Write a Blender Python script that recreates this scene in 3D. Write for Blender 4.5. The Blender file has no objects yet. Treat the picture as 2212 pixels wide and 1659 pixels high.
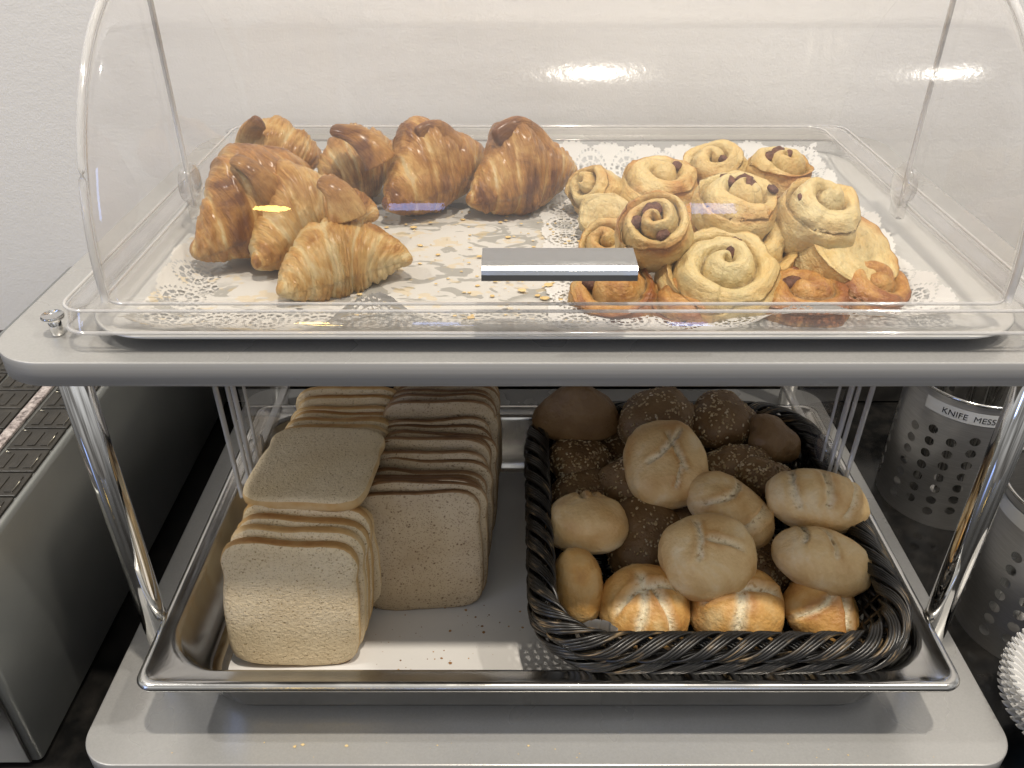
import bpy, bmesh, math, random
import numpy as np
from mathutils import Vector, Matrix, Euler, noise as mn

R = math.radians
random.seed(7)
rng = np.random.default_rng(7)
scn = bpy.context.scene
C = scn.collection

# ------------------------------------------------------------------ camera
CAM = Vector((-0.024, 0.0, 0.565))
PITCH = R(32.85)
FD = 1804.9                      # focal length in units of a 2212 px wide picture
cd = bpy.data.cameras.new('camera')
cam = bpy.data.objects.new('camera', cd)
C.objects.link(cam)
cam.location = CAM
cam.rotation_euler = (math.pi/2 - PITCH, 0, 0)
cd.sensor_width = 36
cd.lens = 36*FD/2212
cd.clip_start = 0.01
cd.clip_end = 100
scn.camera = cam

def at(x, y, Z=None, Y=None):
    """point in the room on the line of sight through picture position (x, y), at height Z or depth Y"""
    r = (x-1106)/FD; v = -(y-829.5)/FD
    d = Vector((r, math.cos(PITCH)+v*math.sin(PITCH), -math.sin(PITCH)+v*math.cos(PITCH)))
    t = (Z-CAM.z)/d.z if Z is not None else Y/d.y
    return CAM + d*t, t

# ------------------------------------------------------------------ world, lamps, exposure
world = bpy.data.worlds.new('World'); scn.world = world
world.use_nodes = True
nt = world.node_tree; nt.nodes.clear()
def wn(t, **k):
    n = nt.nodes.new(t)
    for a, b in k.items(): setattr(n, a, b)
    return n
wo = wn('ShaderNodeOutputWorld'); bg = wn('ShaderNodeBackground'); nt.links.new(bg.outputs[0], wo.inputs[0])
tc = wn('ShaderNodeTexCoord'); sp = wn('ShaderNodeSeparateXYZ'); nt.links.new(tc.outputs['Generated'], sp.inputs[0])
def wmath(op, a, b=None, c=None):
    n = wn('ShaderNodeMath', operation=op)
    for i, s in enumerate((a, b, c)):
        if s is None: continue
        if isinstance(s, (int, float)): n.inputs[i].default_value = s
        else: nt.links.new(s, n.inputs[i])
    return n.outputs[0]
def wrange(s, lo, hi):
    return wmath('MULTIPLY', wmath('GREATER_THAN', s, lo), wmath('LESS_THAN', s, hi))
ramp = wn('ShaderNodeValToRGB')
nt.links.new(wmath('MULTIPLY_ADD', sp.outputs['Z'], 0.5, 0.5), ramp.inputs[0])
cr = ramp.color_ramp
cr.elements[0].position = 0.0; cr.elements[0].color = (.10, .095, .09, 1)
cr.elements[1].position = 1.0; cr.elements[1].color = (.95, .93, .89, 1)
for p, c in ((.38, (.22, .21, .20)), (.5, (.53, .53, .525)), (.62, (.76, .765, .765))):
    e = cr.elements.new(p); e.color = (*c, 1)
wnz = wn('ShaderNodeTexNoise'); wnz.inputs['Scale'].default_value = 2.6; wnz.inputs['Detail'].default_value = 3
nt.links.new(tc.outputs['Generated'], wnz.inputs['Vector'])
wmul = wn('ShaderNodeMix', data_type='RGBA', blend_type='MULTIPLY'); wmul.inputs[0].default_value = 1
wr2 = wn('ShaderNodeValToRGB'); nt.links.new(wnz.outputs[0], wr2.inputs[0])
wr2.color_ramp.elements[0].position = .38; wr2.color_ramp.elements[0].color = (.35, .34, .33, 1)
wr2.color_ramp.elements[1].position = .62; wr2.color_ramp.elements[1].color = (1.25, 1.25, 1.25, 1)
nt.links.new(ramp.outputs[0], wmul.inputs[6]); nt.links.new(wr2.outputs[0], wmul.inputs[7])
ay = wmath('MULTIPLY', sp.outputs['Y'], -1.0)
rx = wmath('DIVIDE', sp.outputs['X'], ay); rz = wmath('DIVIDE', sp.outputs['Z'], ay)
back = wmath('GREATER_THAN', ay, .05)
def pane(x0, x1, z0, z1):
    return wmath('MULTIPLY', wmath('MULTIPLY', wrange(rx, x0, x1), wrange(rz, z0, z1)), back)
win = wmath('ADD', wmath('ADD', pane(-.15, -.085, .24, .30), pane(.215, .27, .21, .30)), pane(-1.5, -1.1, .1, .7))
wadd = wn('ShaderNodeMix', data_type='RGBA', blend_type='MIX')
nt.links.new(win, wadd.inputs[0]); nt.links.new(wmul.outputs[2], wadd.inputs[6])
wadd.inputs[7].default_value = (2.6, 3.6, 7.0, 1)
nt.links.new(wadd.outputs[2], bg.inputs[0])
bg.inputs[1].default_value = 0.76

def lamp(name, loc, power, size, col, target=None):
    l = bpy.data.lights.new(name, 'AREA'); l.shape = 'DISK'; l.size = size; l.energy = power; l.color = col
    o = bpy.data.objects.new(name, l); C.objects.link(o); o.location = loc
    d = (Vector(target) - Vector(loc)) if target else Vector((0, 0, -1))
    o.rotation_euler = d.to_track_quat('-Z', 'Y').to_euler()
    return o
lamp('ceiling_lamp', (.18, .02, 2.2), 29, .065, (1, .91, .78))
lamp('ceiling_lamp', (1.08, .02, 2.2), 16, .065, (1, .93, .82))
lamp('ceiling_lamp', (-1.5, .25, 2.2), 20, .09, (1, .97, .92))
lamp('pendant_lamp', (-1.02, -2.6, 1.17), 1.6, .15, (1, .66, .16), (0, .5, .4))

scn.view_settings.view_transform = 'Standard'
scn.view_settings.look = 'None'
scn.view_settings.exposure = 0.13
scn.view_settings.gamma = 1
scn.view_settings.use_curve_mapping = False
scn.cycles.use_denoising = True
scn.cycles.max_bounces = 10
scn.cycles.transparent_max_bounces = 24
scn.cycles.glossy_bounces = 6
scn.cycles.caustics_reflective = False
scn.cycles.caustics_refractive = False
scn.cycles.sample_clamp_indirect = 6

# ------------------------------------------------------------------ material helpers
class M:
    def __init__(s, name):
        s.m = bpy.data.materials.new(name); s.m.use_nodes = True
        s.t = s.m.node_tree; s.b = s.t.nodes['Principled BSDF']; s.out = s.t.nodes['Material Output']
        s.tc = None
    def n(s, t, **k):
        n = s.t.nodes.new(t)
        for a, b in k.items(): setattr(n, a, b)
        return n
    def l(s, a, b): s.t.links.new(a, b)
    def coord(s, kind='Object', scale=(1, 1, 1)):
        tcn = s.n('ShaderNodeTexCoord'); mp = s.n('ShaderNodeMapping')
        mp.inputs['Scale'].default_value = scale
        s.l(tcn.outputs[kind], mp.inputs[0]); return mp.outputs[0]
    def noise(s, sc, det=3, co=None, rough=.55, dist=0):
        n = s.n('ShaderNodeTexNoise'); n.inputs['Scale'].default_value = sc; n.inputs['Detail'].default_value = det
        n.inputs['Roughness'].default_value = rough; n.inputs['Distortion'].default_value = dist
        s.l(co if co is not None else s.coord(), n.inputs['Vector']); return n.outputs[0]
    def voro(s, sc, co=None, feature='F1'):
        n = s.n('ShaderNodeTexVoronoi', feature=feature); n.inputs['Scale'].default_value = sc
        s.l(co if co is not None else s.coord(), n.inputs['Vector']); return n.outputs['Distance']
    def ramp(s, f, *stops):
        r = s.n('ShaderNodeValToRGB'); s.l(f, r.inputs[0]); e = r.color_ramp.elements
        while len(e) < len(stops): e.new(.5)
        for i, (p, c) in enumerate(stops):
            e[i].position = p
            e[i].color = (c, c, c, 1) if isinstance(c, (int, float)) else (*c, 1)
        return r.outputs[0]
    def mix(s, f, a, b, mode='MIX'):
        n = s.n('ShaderNodeMix', data_type='RGBA', blend_type=mode)
        for i, v in ((0, f), (6, a), (7, b)):
            if isinstance(v, (int, float)) and i == 0: n.inputs[0].default_value = v
            elif isinstance(v, tuple): n.inputs[i].default_value = (*v, 1)
            else: s.l(v, n.inputs[i])
        return n.outputs[2]
    def math(s, op, a, b=None):
        n = s.n('ShaderNodeMath', operation=op)
        for i, v in enumerate((a, b)):
            if v is None: continue
            if isinstance(v, (int, float)): n.inputs[i].default_value = v
            else: s.l(v, n.inputs[i])
        return n.outputs[0]
    def attr(s, name):
        n = s.n('ShaderNodeAttribute'); n.attribute_name = name; return n.outputs['Fac']
    def rnd(s):
        return s.n('ShaderNodeObjectInfo').outputs['Random']
    def base(s, v):
        if isinstance(v, tuple): s.b.inputs['Base Color'].default_value = (*v, 1)
        else: s.l(v, s.b.inputs['Base Color'])
    def set(s, **k):
        for a, b in k.items():
            i = s.b.inputs[a.replace('_', ' ')]
            if isinstance(b, (int, float, tuple)): i.default_value = b
            else: s.l(b, i)
    def bump(s, h, st=.5, dist=.001, prev=None):
        n = s.n('ShaderNodeBump'); n.inputs['Strength'].default_value = st; n.inputs['Distance'].default_value = dist
        s.l(h, n.inputs['Height'])
        if prev is not None: s.l(prev, n.inputs['Normal'])
        s.l(n.outputs[0], s.b.inputs['Normal']); return n.outputs[0]

MAT = {}
m = M('painted_plaster'); MAT['wall'] = m.m
m.base(m.ramp(m.noise(3, 4), (.3, (.77, .75, .725)), (.7, (.82, .80, .775)))); m.set(Roughness=.75)
n1 = m.bump(m.noise(110, 3), .25, .0012); m.bump(m.noise(420, 3), .3, .0008, n1)
m = M('black_splashback'); MAT['splash'] = m.m
m.base(m.ramp(m.noise(40, 5), (.35, (.012, .011, .010)), (.7, (.035, .032, .028)))); m.set(Roughness=.35)
m = M('black_stone_counter'); MAT['counter'] = m.m
m.base(m.ramp(m.noise(55, 5), (.4, (.006, .006, .006)), (.75, (.022, .02, .018)))); m.set(Roughness=m.ramp(m.noise(20, 3), (.3, .10), (.7, .22)))

m = M('silver_laminate'); MAT['board'] = m.m
f = m.noise(700, 2); g = m.noise(7, 4)
m.base(m.mix(.5, m.ramp(f, (.3, (.36, .355, .345)), (.7, (.44, .435, .42))), m.ramp(g, (.3, (.37, .365, .355)), (.7, (.42, .415, .40)))))
m.set(Roughness=m.ramp(m.noise(9, 4, None, .5, 0), (.35, .24), (.65, .36)), Metallic=.35); m.bump(f, .06, .0005)
m = M('brushed_edge_band'); MAT['edge'] = m.m
co = m.coord('Object', (2, 2, 400)); f = m.noise(2, 3, co)
m.base(m.ramp(f, (.3, (.35, .345, .335)), (.7, (.41, .40, .39)))); m.set(Roughness=.36, Metallic=.2); m.bump(f, .08, .0004)

m = M('chrome'); MAT['chrome'] = m.m
m.base((.78, .77, .75)); m.set(Metallic=1.0, Roughness=m.ramp(m.noise(60, 4), (.3, .035), (.75, .10)))
m = M('polished_steel'); MAT['steel'] = m.m
f = m.noise(1.2, 4, m.coord('Object', (900, 25, 25)))
m.base(m.ramp(m.noise(25, 4), (.3, (.52, .51, .49)), (.7, (.62, .61, .59)))); m.set(Metallic=1.0, Roughness=m.ramp(m.noise(30, 5), (.3, .12), (.7, .26))); m.bump(f, .10, .0003)
m = M('satin_tray_steel'); MAT['tray'] = m.m
m.base((.60, .60, .59)); m.set(Metallic=.35, Roughness=m.ramp(m.noise(20, 4), (.3, .30), (.7, .42)))
m = M('brushed_steel'); MAT['brushed'] = m.m
f = m.noise(1.5, 5, m.coord('Object', (40, 40, 900)))
m.base(m.ramp(f, (.3, (.46, .45, .44)), (.7, (.60, .59, .58)))); m.set(Metallic=.78, Roughness=.31, Anisotropic=.5); m.bump(f, .12, .0003)
m = M('dull_steel_panel'); MAT['panel'] = m.m
f = m.noise(1.5, 5, m.coord('Object', (6, 6, 300)))
m.base(m.ramp(m.noise(9, 4), (.3, (.29, .30, .29)), (.7, (.36, .37, .355)))); m.set(Metallic=.7, Roughness=.42); m.bump(f, .08, .0004)

def clear(name, refl, tint, diff=0.0, rough=.015, smear=False):
    m = M(name); m.t.nodes.remove(m.b)
    tr = m.n('ShaderNodeBsdfTransparent'); tr.inputs[0].default_value = (*tint, 1)
    gl = m.n('ShaderNodeBsdfGlossy'); gl.inputs['Roughness'].default_value = rough
    gl.inputs[0].default_value = (1, 1, 1, 1)
    ge = m.n('ShaderNodeNewGeometry'); dt = m.n('ShaderNodeVectorMath', operation='DOT_PRODUCT')
    m.l(ge.outputs['Normal'], dt.inputs[0]); m.l(ge.outputs['Incoming'], dt.inputs[1])
    cs = m.math('SUBTRACT', 1.0, m.math('ABSOLUTE', dt.outputs['Value']))
    sch = m.math('ADD', .04, m.math('MULTIPLY', m.math('POWER', cs, 5.0), .96))
    g2 = m.n('ShaderNodeBsdfGlossy'); g2.inputs['Roughness'].default_value = .13
    if smear:
        b2 = m.n('ShaderNodeBump'); b2.inputs['Strength'].default_value = .16; b2.inputs['Distance'].default_value = .0005
        m.l(m.noise(260, 3), b2.inputs['Height']); m.l(b2.outputs[0], g2.inputs['Normal'])
    gm = m.n('ShaderNodeMixShader'); gm.inputs[0].default_value = .12
    m.l(gl.outputs[0], gm.inputs[1]); m.l(g2.outputs[0], gm.inputs[2])
    mx = m.n('ShaderNodeMixShader')
    fac = m.math('MULTIPLY', sch, refl)
    m.l(m.math('MINIMUM', fac, .95), mx.inputs[0]); m.l(tr.outputs[0], mx.inputs[1]); m.l(gm.outputs[0], mx.inputs[2])
    last = mx.outputs[0]
    if smear:
        f = m.noise(60, 5, m.coord('Object', (1, 1, 1)))
        bp = m.n('ShaderNodeBump'); bp.inputs['Strength'].default_value = .06; bp.inputs['Distance'].default_value = .0006
        m.l(f, bp.inputs['Height']); m.l(bp.outputs[0], gl.inputs['Normal'])
    if diff > 0:
        df = m.n('ShaderNodeBsdfDiffuse'); df.inputs[0].default_value = (.8, .79, .78, 1)
        m2 = m.n('ShaderNodeMixShader')
        if smear:
            s_ = m.ramp(m.noise(9, 6, None, .6, 1.2), (.35, diff*.5), (.75, diff*1.8)); m.l(s_, m2.inputs[0])
        else: m2.inputs[0].default_value = diff
        m.l(last, m2.inputs[1]); m.l(df.outputs[0], m2.inputs[2]); last = m2.outputs[0]
    m.l(last, m.out.inputs[0])
    return m.m
MAT['acrylic'] = clear('clear_acrylic', 1.7, (.98, .97, .957), .019, .015, True)
MAT['acrylic_rear'] = clear('clear_acrylic_rear', .9, (.98, .975, .97), .02, .02, True)
MAT['acrylic_side'] = clear('clear_acrylic_side', .55, (.97, .965, .965), .03, .03, True)
MAT['acrylic_edge'] = clear('acrylic_edge', 3.0, (.86, .85, .84), .32, .06)
MAT['acrylic_pivot'] = clear('acrylic_pivot', 2.2, (.93, .925, .92), .07, .03)
MAT['plastic_clear'] = clear('clear_plastic', 2.5, (.86, .88, .88), .12, .05)

def paper(name, tint, stain=False):
    m = M(name)
    f = m.noise(18, 4)
    b = m.ramp(f, (.3, tuple(c*.94 for c in tint)), (.7, tint))
    if stain:
        s_ = m.ramp(m.noise(60, 3, m.coord('Object', (.7, 1.2, 1)), .5, .8), (.545, 0), (.565, 1))
        area = m.ramp(m.noise(9, 2), (.44, 0), (.50, 1))
        b = m.mix(m.math('MULTIPLY', m.math('MULTIPLY', s_, area), .75), b, (.34, .33, .30))
        y_ = m.ramp(m.noise(70, 2, m.coord('Object', (1, 1.3, 1))), (.60, 0), (.64, 1))
        b = m.mix(m.math('MULTIPLY', y_, .35), b, (.75, .55, .22))
    m.base(b); m.set(Roughness=.8, Subsurface_Weight=0.0)
    nb = m.bump(m.noise(900, 2), .2, .0003)
    tl = m.n('ShaderNodeBsdfTranslucent'); mx = m.n('ShaderNodeMixShader'); mx.inputs[0].default_value = .24
    if isinstance(b, tuple): tl.inputs[0].default_value = (*b, 1)
    else: m.l(b, tl.inputs[0])
    m.l(m.b.outputs[0], mx.inputs[1]); m.l(tl.outputs[0], mx.inputs[2]); m.l(mx.outputs[0], m.out.inputs[0])
    return m.m
MAT['paper'] = paper('white_paper', (.88, .86, .83))
MAT['doily'] = paper('white_doily_paper', (.80, .79, .77))
MAT['doily_used'] = paper('greasy_doily_paper', (.72, .70, .66), True)

# baked dough: attribute bake 0 (pale) .. 1 (dark), plus stretched layer streaks on uv
m = M('croissant_crust'); MAT['croissant'] = m.m
uvc = m.coord('UV', (1, 1, 1))
st = m.noise(1, 6, m.coord('UV', (120, 3.2, 1)), .7, .8)
blo = m.noise(34, 5, None, .6, .8)
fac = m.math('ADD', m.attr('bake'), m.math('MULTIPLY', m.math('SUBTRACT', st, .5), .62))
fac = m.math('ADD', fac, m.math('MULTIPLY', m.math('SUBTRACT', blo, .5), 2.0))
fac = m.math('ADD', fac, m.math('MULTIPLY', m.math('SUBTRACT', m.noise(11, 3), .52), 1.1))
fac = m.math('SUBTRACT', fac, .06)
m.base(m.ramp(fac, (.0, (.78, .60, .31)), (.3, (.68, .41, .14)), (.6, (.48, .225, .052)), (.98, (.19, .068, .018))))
m.set(Roughness=m.ramp(m.noise(40, 4), (.35, .28), (.65, .5)), Coat_Weight=.28, Coat_Roughness=.22, Subsurface_Weight=.06, Subsurface_Radius=(.01, .005, .002), Subsurface_Scale=.3)
n1 = m.bump(st, .9, .0030); n2 = m.bump(m.noise(260, 4), .5, .0012, n1); m.bump(m.noise(70, 4), .5, .003, n2)

def dough(name, pale, gold, dark, groove):
    m = M(name)
    blo = m.noise(30, 5, None, .6, .5); fine = m.noise(420, 3)
    fac = m.math('ADD', m.attr('bake'), m.math('MULTIPLY', m.math('SUBTRACT', blo, .5), 1.35))
    fac = m.math('ADD', fac, m.math('MULTIPLY', m.math('SUBTRACT', m.rnd(), .5), .22))
    c = m.ramp(fac, (.15, pale), (.55, gold), (1.0, dark))
    c = m.mix(.10, c, m.ramp(fine, (.3, (.4, .3, .2)), (.7, (1, 1, 1))), 'MULTIPLY')
    gcol = m.ramp(m.noise(260, 4), (.32, (.40, .26, .12)), (.44, groove), (.8, tuple(min(1, x*1.1) for x in groove)))
    c = m.mix(m.attr('groove'), c, gcol)
    m.base(c); m.set(Roughness=.52, Subsurface_Weight=.08, Subsurface_Radius=(.01, .006, .003), Subsurface_Scale=.3)
    n1 = m.bump(m.noise(55, 5), .5, .0045); n2 = m.bump(m.noise(420, 4), .55, .0012, n1)
    m.bump(m.math('MULTIPLY', m.noise(230, 3), m.attr('groove')), .9, .0022, n2)
    return m.m
MAT['kaiser'] = dough('pale_roll_crust', (.84, .71, .48), (.74, .52, .25), (.54, .29, .09), (.78, .65, .43))
MAT['golden'] = dough('golden_roll_crust', (.74, .55, .28), (.64, .36, .11), (.42, .18, .045), (.78, .68, .48))
MAT['brown'] = dough('brown_roll_crust', (.25, .155, .068), (.175, .098, .038), (.10, .052, .019), (.24, .14, .065))
m = M('layered_pastry'); MAT['swirl'] = m.m
lay = m.noise(1, 5, m.coord('UV', (2.6, 6, 1)), .72, .6); blo = m.noise(36, 5, None, .6, .6)
fac = m.math('ADD', m.attr('bake'), m.math('MULTIPLY', m.math('SUBTRACT', blo, .5), 1.1))
fac = m.math('ADD', fac, m.math('MULTIPLY', m.math('SUBTRACT', lay, .5), .55))
c = m.ramp(fac, (.12, (.66, .54, .28)), (.46, (.63, .45, .185)), (.76, (.50, .255, .07)), (1.05, (.28, .10, .028)))
c = m.mix(m.attr('groove'), c, m.ramp(m.noise(160, 3), (.3, (.16, .09, .035)), (.7, (.38, .25, .10))))
m.base(c); m.set(Roughness=m.ramp(m.noise(30, 3), (.4, .3), (.65, .55)), Coat_Weight=.08, Coat_Roughness=.3, Subsurface_Weight=.08, Subsurface_Radius=(.01, .006, .003), Subsurface_Scale=.3)
n1 = m.bump(lay, .55, .0030); n2 = m.bump(m.noise(75, 5), .8, .0045, n1); m.bump(m.noise(380, 4), .5, .0012, n2)
m = M('raisin_skin'); MAT['raisin'] = m.m
m.base(m.ramp(m.noise(200, 4), (.3, (.055, .02, .01)), (.7, (.19, .075, .04)))); m.set(Roughness=.65); m.bump(m.noise(230, 4), 1.0, .003)
m = M('seeds'); MAT['seed'] = m.m
m.base(m.ramp(m.noise(90, 2), (.35, (.22, .13, .06)), (.5, (.50, .37, .20)), (.68, (.66, .56, .40)))); m.set(Roughness=.5)

def crumb(name, a, b, pore, psc):
    m = M(name)
    w = m.noise(120, 2); co = m.coord()
    v = m.voro(psc, m.mix(.004, co, w, 'ADD'))
    v2 = m.voro(psc*2.1)
    pores = m.ramp(v, (.10, 0), (.30, 1)); p2 = m.ramp(v2, (.12, 0), (.34, 1))
    sel = m.ramp(m.noise(psc*.55, 2), (.42, 0), (.58, 1))
    pm = m.mix(sel, pores, (1, 1, 1)); pm = m.mix(.7, pm, p2, 'MULTIPLY')
    p3 = m.ramp(m.voro(psc*.42), (.05, 0), (.15, 1)); pm = m.mix(.75, pm, p3, 'MULTIPLY')
    pmc = m.mix(.08, pm, (1, 1, 1))
    c = m.ramp(m.noise(26, 5), (.3, a), (.7, b))
    m.base(m.mix(pmc, pore, c)); m.set(Roughness=.85)
    n1 = m.bump(pm, .6, .0011); m.bump(m.noise(420, 4), .7, .0016, n1)
    return m.m
MAT['crumb_white'] = crumb('white_crumb', (.70, .55, .34), (.80, .67, .46), (.36, .23, .10), 370)
MAT['crumb_brown'] = crumb('wholemeal_crumb', (.46, .35, .22), (.60, .49, .34), (.15, .08, .035), 300)
def crust(name, a, b, c_):
    m = M(name)
    f = m.math('ADD', m.attr('bake'), m.math('MULTIPLY', m.math('SUBTRACT', m.noise(60, 4), .5), .7))
    m.base(m.ramp(f, (.1, a), (.5, b), (1, c_))); m.set(Roughness=.7)
    n1 = m.bump(m.noise(150, 4), .4, .0012); m.bump(m.voro(330), .4, .0008, n1)
    return m.m
MAT['crust_white'] = crust('white_toast_crust', (.72, .55, .31), (.56, .34, .13), (.33, .15, .04))
MAT['crust_brown'] = crust('wholemeal_toast_crust', (.46, .33, .19), (.25, .135, .055), (.13, .06, .02))
MAT['crumbs'] = crust('crumbs', (.5, .3, .12), (.36, .18, .06), (.2, .09, .03))
m = M('flakes'); MAT['flake'] = m.m
m.base(m.ramp(m.noise(80, 2), (.3, (.62, .42, .15)), (.7, (.75, .6, .34)))); m.set(Roughness=.5)

m = M('dark_wicker'); MAT['wicker'] = m.m
s1 = m.noise(1, 4, m.coord('UV', (34, 3, 1)), .6, .3); s2 = m.noise(38, 2)
f = m.math('MULTIPLY', m.ramp(s1, (.54, 0), (.66, 1)), m.ramp(s2, (.45, 0), (.58, 1)))
m.base(m.mix(f, (.006, .005, .004), (.27, .185, .095))); m.set(Roughness=m.ramp(s1, (.3, .24), (.7, .5)), Coat_Weight=.15, Coat_Roughness=.25)
m.bump(m.noise(1, 3, m.coord('UV', (8, 10, 1))), .3, .0005)

m = M('dark_moulded_rubber'); MAT['dark_tile'] = m.m
m.base(m.ramp(m.noise(60, 5), (.3, (.018, .016, .012)), (.7, (.040, .035, .027)))); m.set(Roughness=.4); m.bump(m.noise(160, 4), .4, .0015)
m = M('speckled_stone'); MAT['stone'] = m.m
m.base(m.ramp(m.noise(210, 4, None, .7), (.36, (.10, .08, .075)), (.47, (.33, .28, .26)), (.62, (.55, .49, .46)))); m.set(Roughness=.35)
m = M('glint_metal'); MAT['glint'] = m.m
m.base((.5, .47, .38)); m.set(Metallic=1.0, Roughness=.3)
m = M('label_paper'); MAT['label'] = m.m
m.base(m.ramp(m.noise(60, 3), (.3, (.60, .60, .58)), (.7, (.66, .66, .64)))); m.set(Roughness=.45)
m = M('black_ink'); MAT['ink'] = m.m
m.base((.015, .012, .014)); m.set(Roughness=.5)
m = M('blue_bowl_glaze'); MAT['blue'] = m.m
m.base((.20, .33, .42)); m.set(Roughness=.2)
m = M('red_mark'); MAT['rubber'] = m.m
m.base((.03, .03, .03)); m.set(Roughness=.6)

# ------------------------------------------------------------------ mesh helpers
def grid_faces(nu, nv, wu=False, wv=False, off=0):
    i = np.arange(nu if wu else nu-1)[:, None]; j = np.arange(nv if wv else nv-1)[None, :]
    a = i*nv+j; b = ((i+1) % nu)*nv+j; c = ((i+1) % nu)*nv+(j+1) % nv; d = i*nv+(j+1) % nv
    return (np.stack([a, b, c, d], -1).reshape(-1, 4)+off).tolist()

class Geo:
    def __init__(s): s.v = []; s.f = []; s.uv = []; s.n = 0; s.at = {}
    def add(s, V, F, uv=None, **attrs):
        V = np.asarray(V, float).reshape(-1, 3); off = s.n
        s.v.append(V); s.f += [[k+off for k in q] for q in F]
        s.uv.append(np.asarray(uv, float).reshape(-1, 2) if uv is not None else np.zeros((len(V), 2)))
        for k in set(list(s.at)+list(attrs)):
            s.at.setdefault(k, [np.zeros(off)] if off else [])
            s.at[k].append(np.asarray(attrs[k], float).reshape(-1) if k in attrs else np.zeros(len(V)))
        s.n += len(V); return s
    def build(s, name, mat, parent=None, smooth=True, loc=None, rot=None):
        me = bpy.data.meshes.new(name)
        V = np.concatenate(s.v) if s.v else np.zeros((0, 3))
        me.from_pydata(V.tolist(), [], s.f); me.update()
        uvs = np.concatenate(s.uv)
        ul = me.uv_layers.new(name='uv')
        li = np.empty(len(me.loops), dtype=np.int32); me.loops.foreach_get('vertex_index', li)
        ul.data.foreach_set('uv', uvs[li].astype(np.float32).ravel())
        for k, parts in s.at.items():
            a = me.attributes.new(k, 'FLOAT', 'POINT'); a.data.foreach_set('value', np.concatenate(parts).astype(np.float32))
        if smooth: me.polygons.foreach_set('use_smooth', [True]*len(me.polygons))
        for mm in (mat if isinstance(mat, (list, tuple)) else [mat]): me.materials.append(mm)
        o = bpy.data.objects.new(name, me); C.objects.link(o)
        if parent is not None: o.parent = parent
        if loc is not None: o.location = loc
        if rot is not None: o.rotation_euler = rot
        return o

def tag(o, label=None, cat=None, group=None, kind=None):
    if label: o['label'] = label
    if cat: o['category'] = cat
    if group: o['group'] = group
    if kind: o['kind'] = kind
    return o
def empty(name, loc=(0, 0, 0), rot=(0, 0, 0)):
    o = bpy.data.objects.new(name, None); C.objects.link(o); o.location = loc; o.rotation_euler = rot
    o.empty_display_size = .02
    return o

def box(g, x0, x1, y0, y1, z0, z1, b=0.0):
    if b <= 0:
        V = [(x, y, z) for z in (z0, z1) for y in (y0, y1) for x in (x0, x1)]
        g.add(V, [(0, 2, 3, 1), (4, 5, 7, 6), (0, 1, 5, 4), (2, 6, 7, 3), (0, 4, 6, 2), (1, 3, 7, 5)]); return g
    hx, hy = (x1-x0)/2, (y1-y0)/2
    loft(g, [(hx-b, hy-b, b*.3, z0), (hx, hy, b, z0+b), (hx, hy, b, z1-b), (hx-b*.3, hy-b*.3, b, z1-b*.3), (hx-b, hy-b, b*.3, z1)], (x0+x1)/2, (y0+y1)/2, 4, True, True)
    return g

def rrect(hx, hy, r, n=8):
    r = max(min(r, hx-1e-5, hy-1e-5), 1e-5); P = []
    for cx, cy, a0 in ((hx-r, hy-r, 0), (-hx+r, hy-r, 90), (-hx+r, -hy+r, 180), (hx-r, -hy+r, 270)):
        for k in range(n+1):
            a = R(a0+90*k/n); P.append((cx+r*math.cos(a), cy+r*math.sin(a)))
    return np.array(P)

def loft(g, rings, cx=0, cy=0, n=8, cap0=False, cap1=False, closed=False):
    V = []
    for hx, hy, r, z in rings:
        p = rrect(hx, hy, r, n); V.append(np.column_stack([p[:, 0]+cx, p[:, 1]+cy, np.full(len(p), z)]))
    m_ = len(V[0]); F = [[a, d, c, b] for a, b, c, d in grid_faces(len(rings), m_, closed, True)]
    F = [f[::-1] for f in F]
    if cap0: F.append(list(range(m_))[::-1])
    if cap1: F.append([(len(rings)-1)*m_+k for k in range(m_)])
    F = [f[::-1] if len(f) == 4 else f for f in F]
    g.add(np.concatenate(V), F); return g

def frames(P, closed=False):
    P = np.asarray(P, float)
    T = (np.roll(P, -1, 0)-np.roll(P, 1, 0)) if closed else np.gradient(P, axis=0)
    T /= np.linalg.norm(T, axis=1)[:, None]+1e-12
    up = np.tile(np.array([0, 0, 1.0]), (len(P), 1))
    bad = np.abs(T[:, 2]) > .92; up[bad] = (0, 1, 0)
    if bad.any() : up[:] = (0, 1, 0) if abs(T[:, 1]).max() < .9 else up
    B = np.cross(T, up); B /= np.linalg.norm(B, axis=1)[:, None]+1e-12
    N = np.cross(B, T)
    return T, B, N

def tube(g, P, r, k=6, closed=False, cap=True, vs=0.0):
    P = np.asarray(P, float); T, B, N = frames(P, closed)
    r = np.broadcast_to(np.asarray(r, float), (len(P),))
    a = np.arange(k)/k*2*math.pi
    V = P[:, None, :]+r[:, None, None]*(np.cos(a)[None, :, None]*B[:, None, :]+np.sin(a)[None, :, None]*N[:, None, :])
    F = grid_faces(len(P), k, closed, True)
    if not closed and cap: F += [list(range(k))[::-1], [(len(P)-1)*k+i for i in range(k)]]
    L = np.concatenate([[0], np.cumsum(np.linalg.norm(np.diff(P, axis=0), axis=1))])
    uv = np.stack(np.broadcast_arrays(L[:, None]+vs, a[None, :]/6.28), -1)
    g.add(V, F, uv); return g

def cyl(g, x, y, z0, z1, r, k=32, b=.0006):
    a = np.arange(k)/k*2*math.pi; rs = [(r-b, z0), (r, z0+b), (r, z1-b), (r-b, z1)]
    V = [(x+q*math.cos(t), y+q*math.sin(t), z) for q, z in rs for t in a]
    g.add(V, grid_faces(4, k, False, True)+[list(range(k))[::-1], [3*k+i for i in range(k)]]); return g

def nz(p, s, o=0): return mn.noise(Vector((p[0]*s+o, p[1]*s+o*1.7, p[2]*s-o)))

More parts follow.
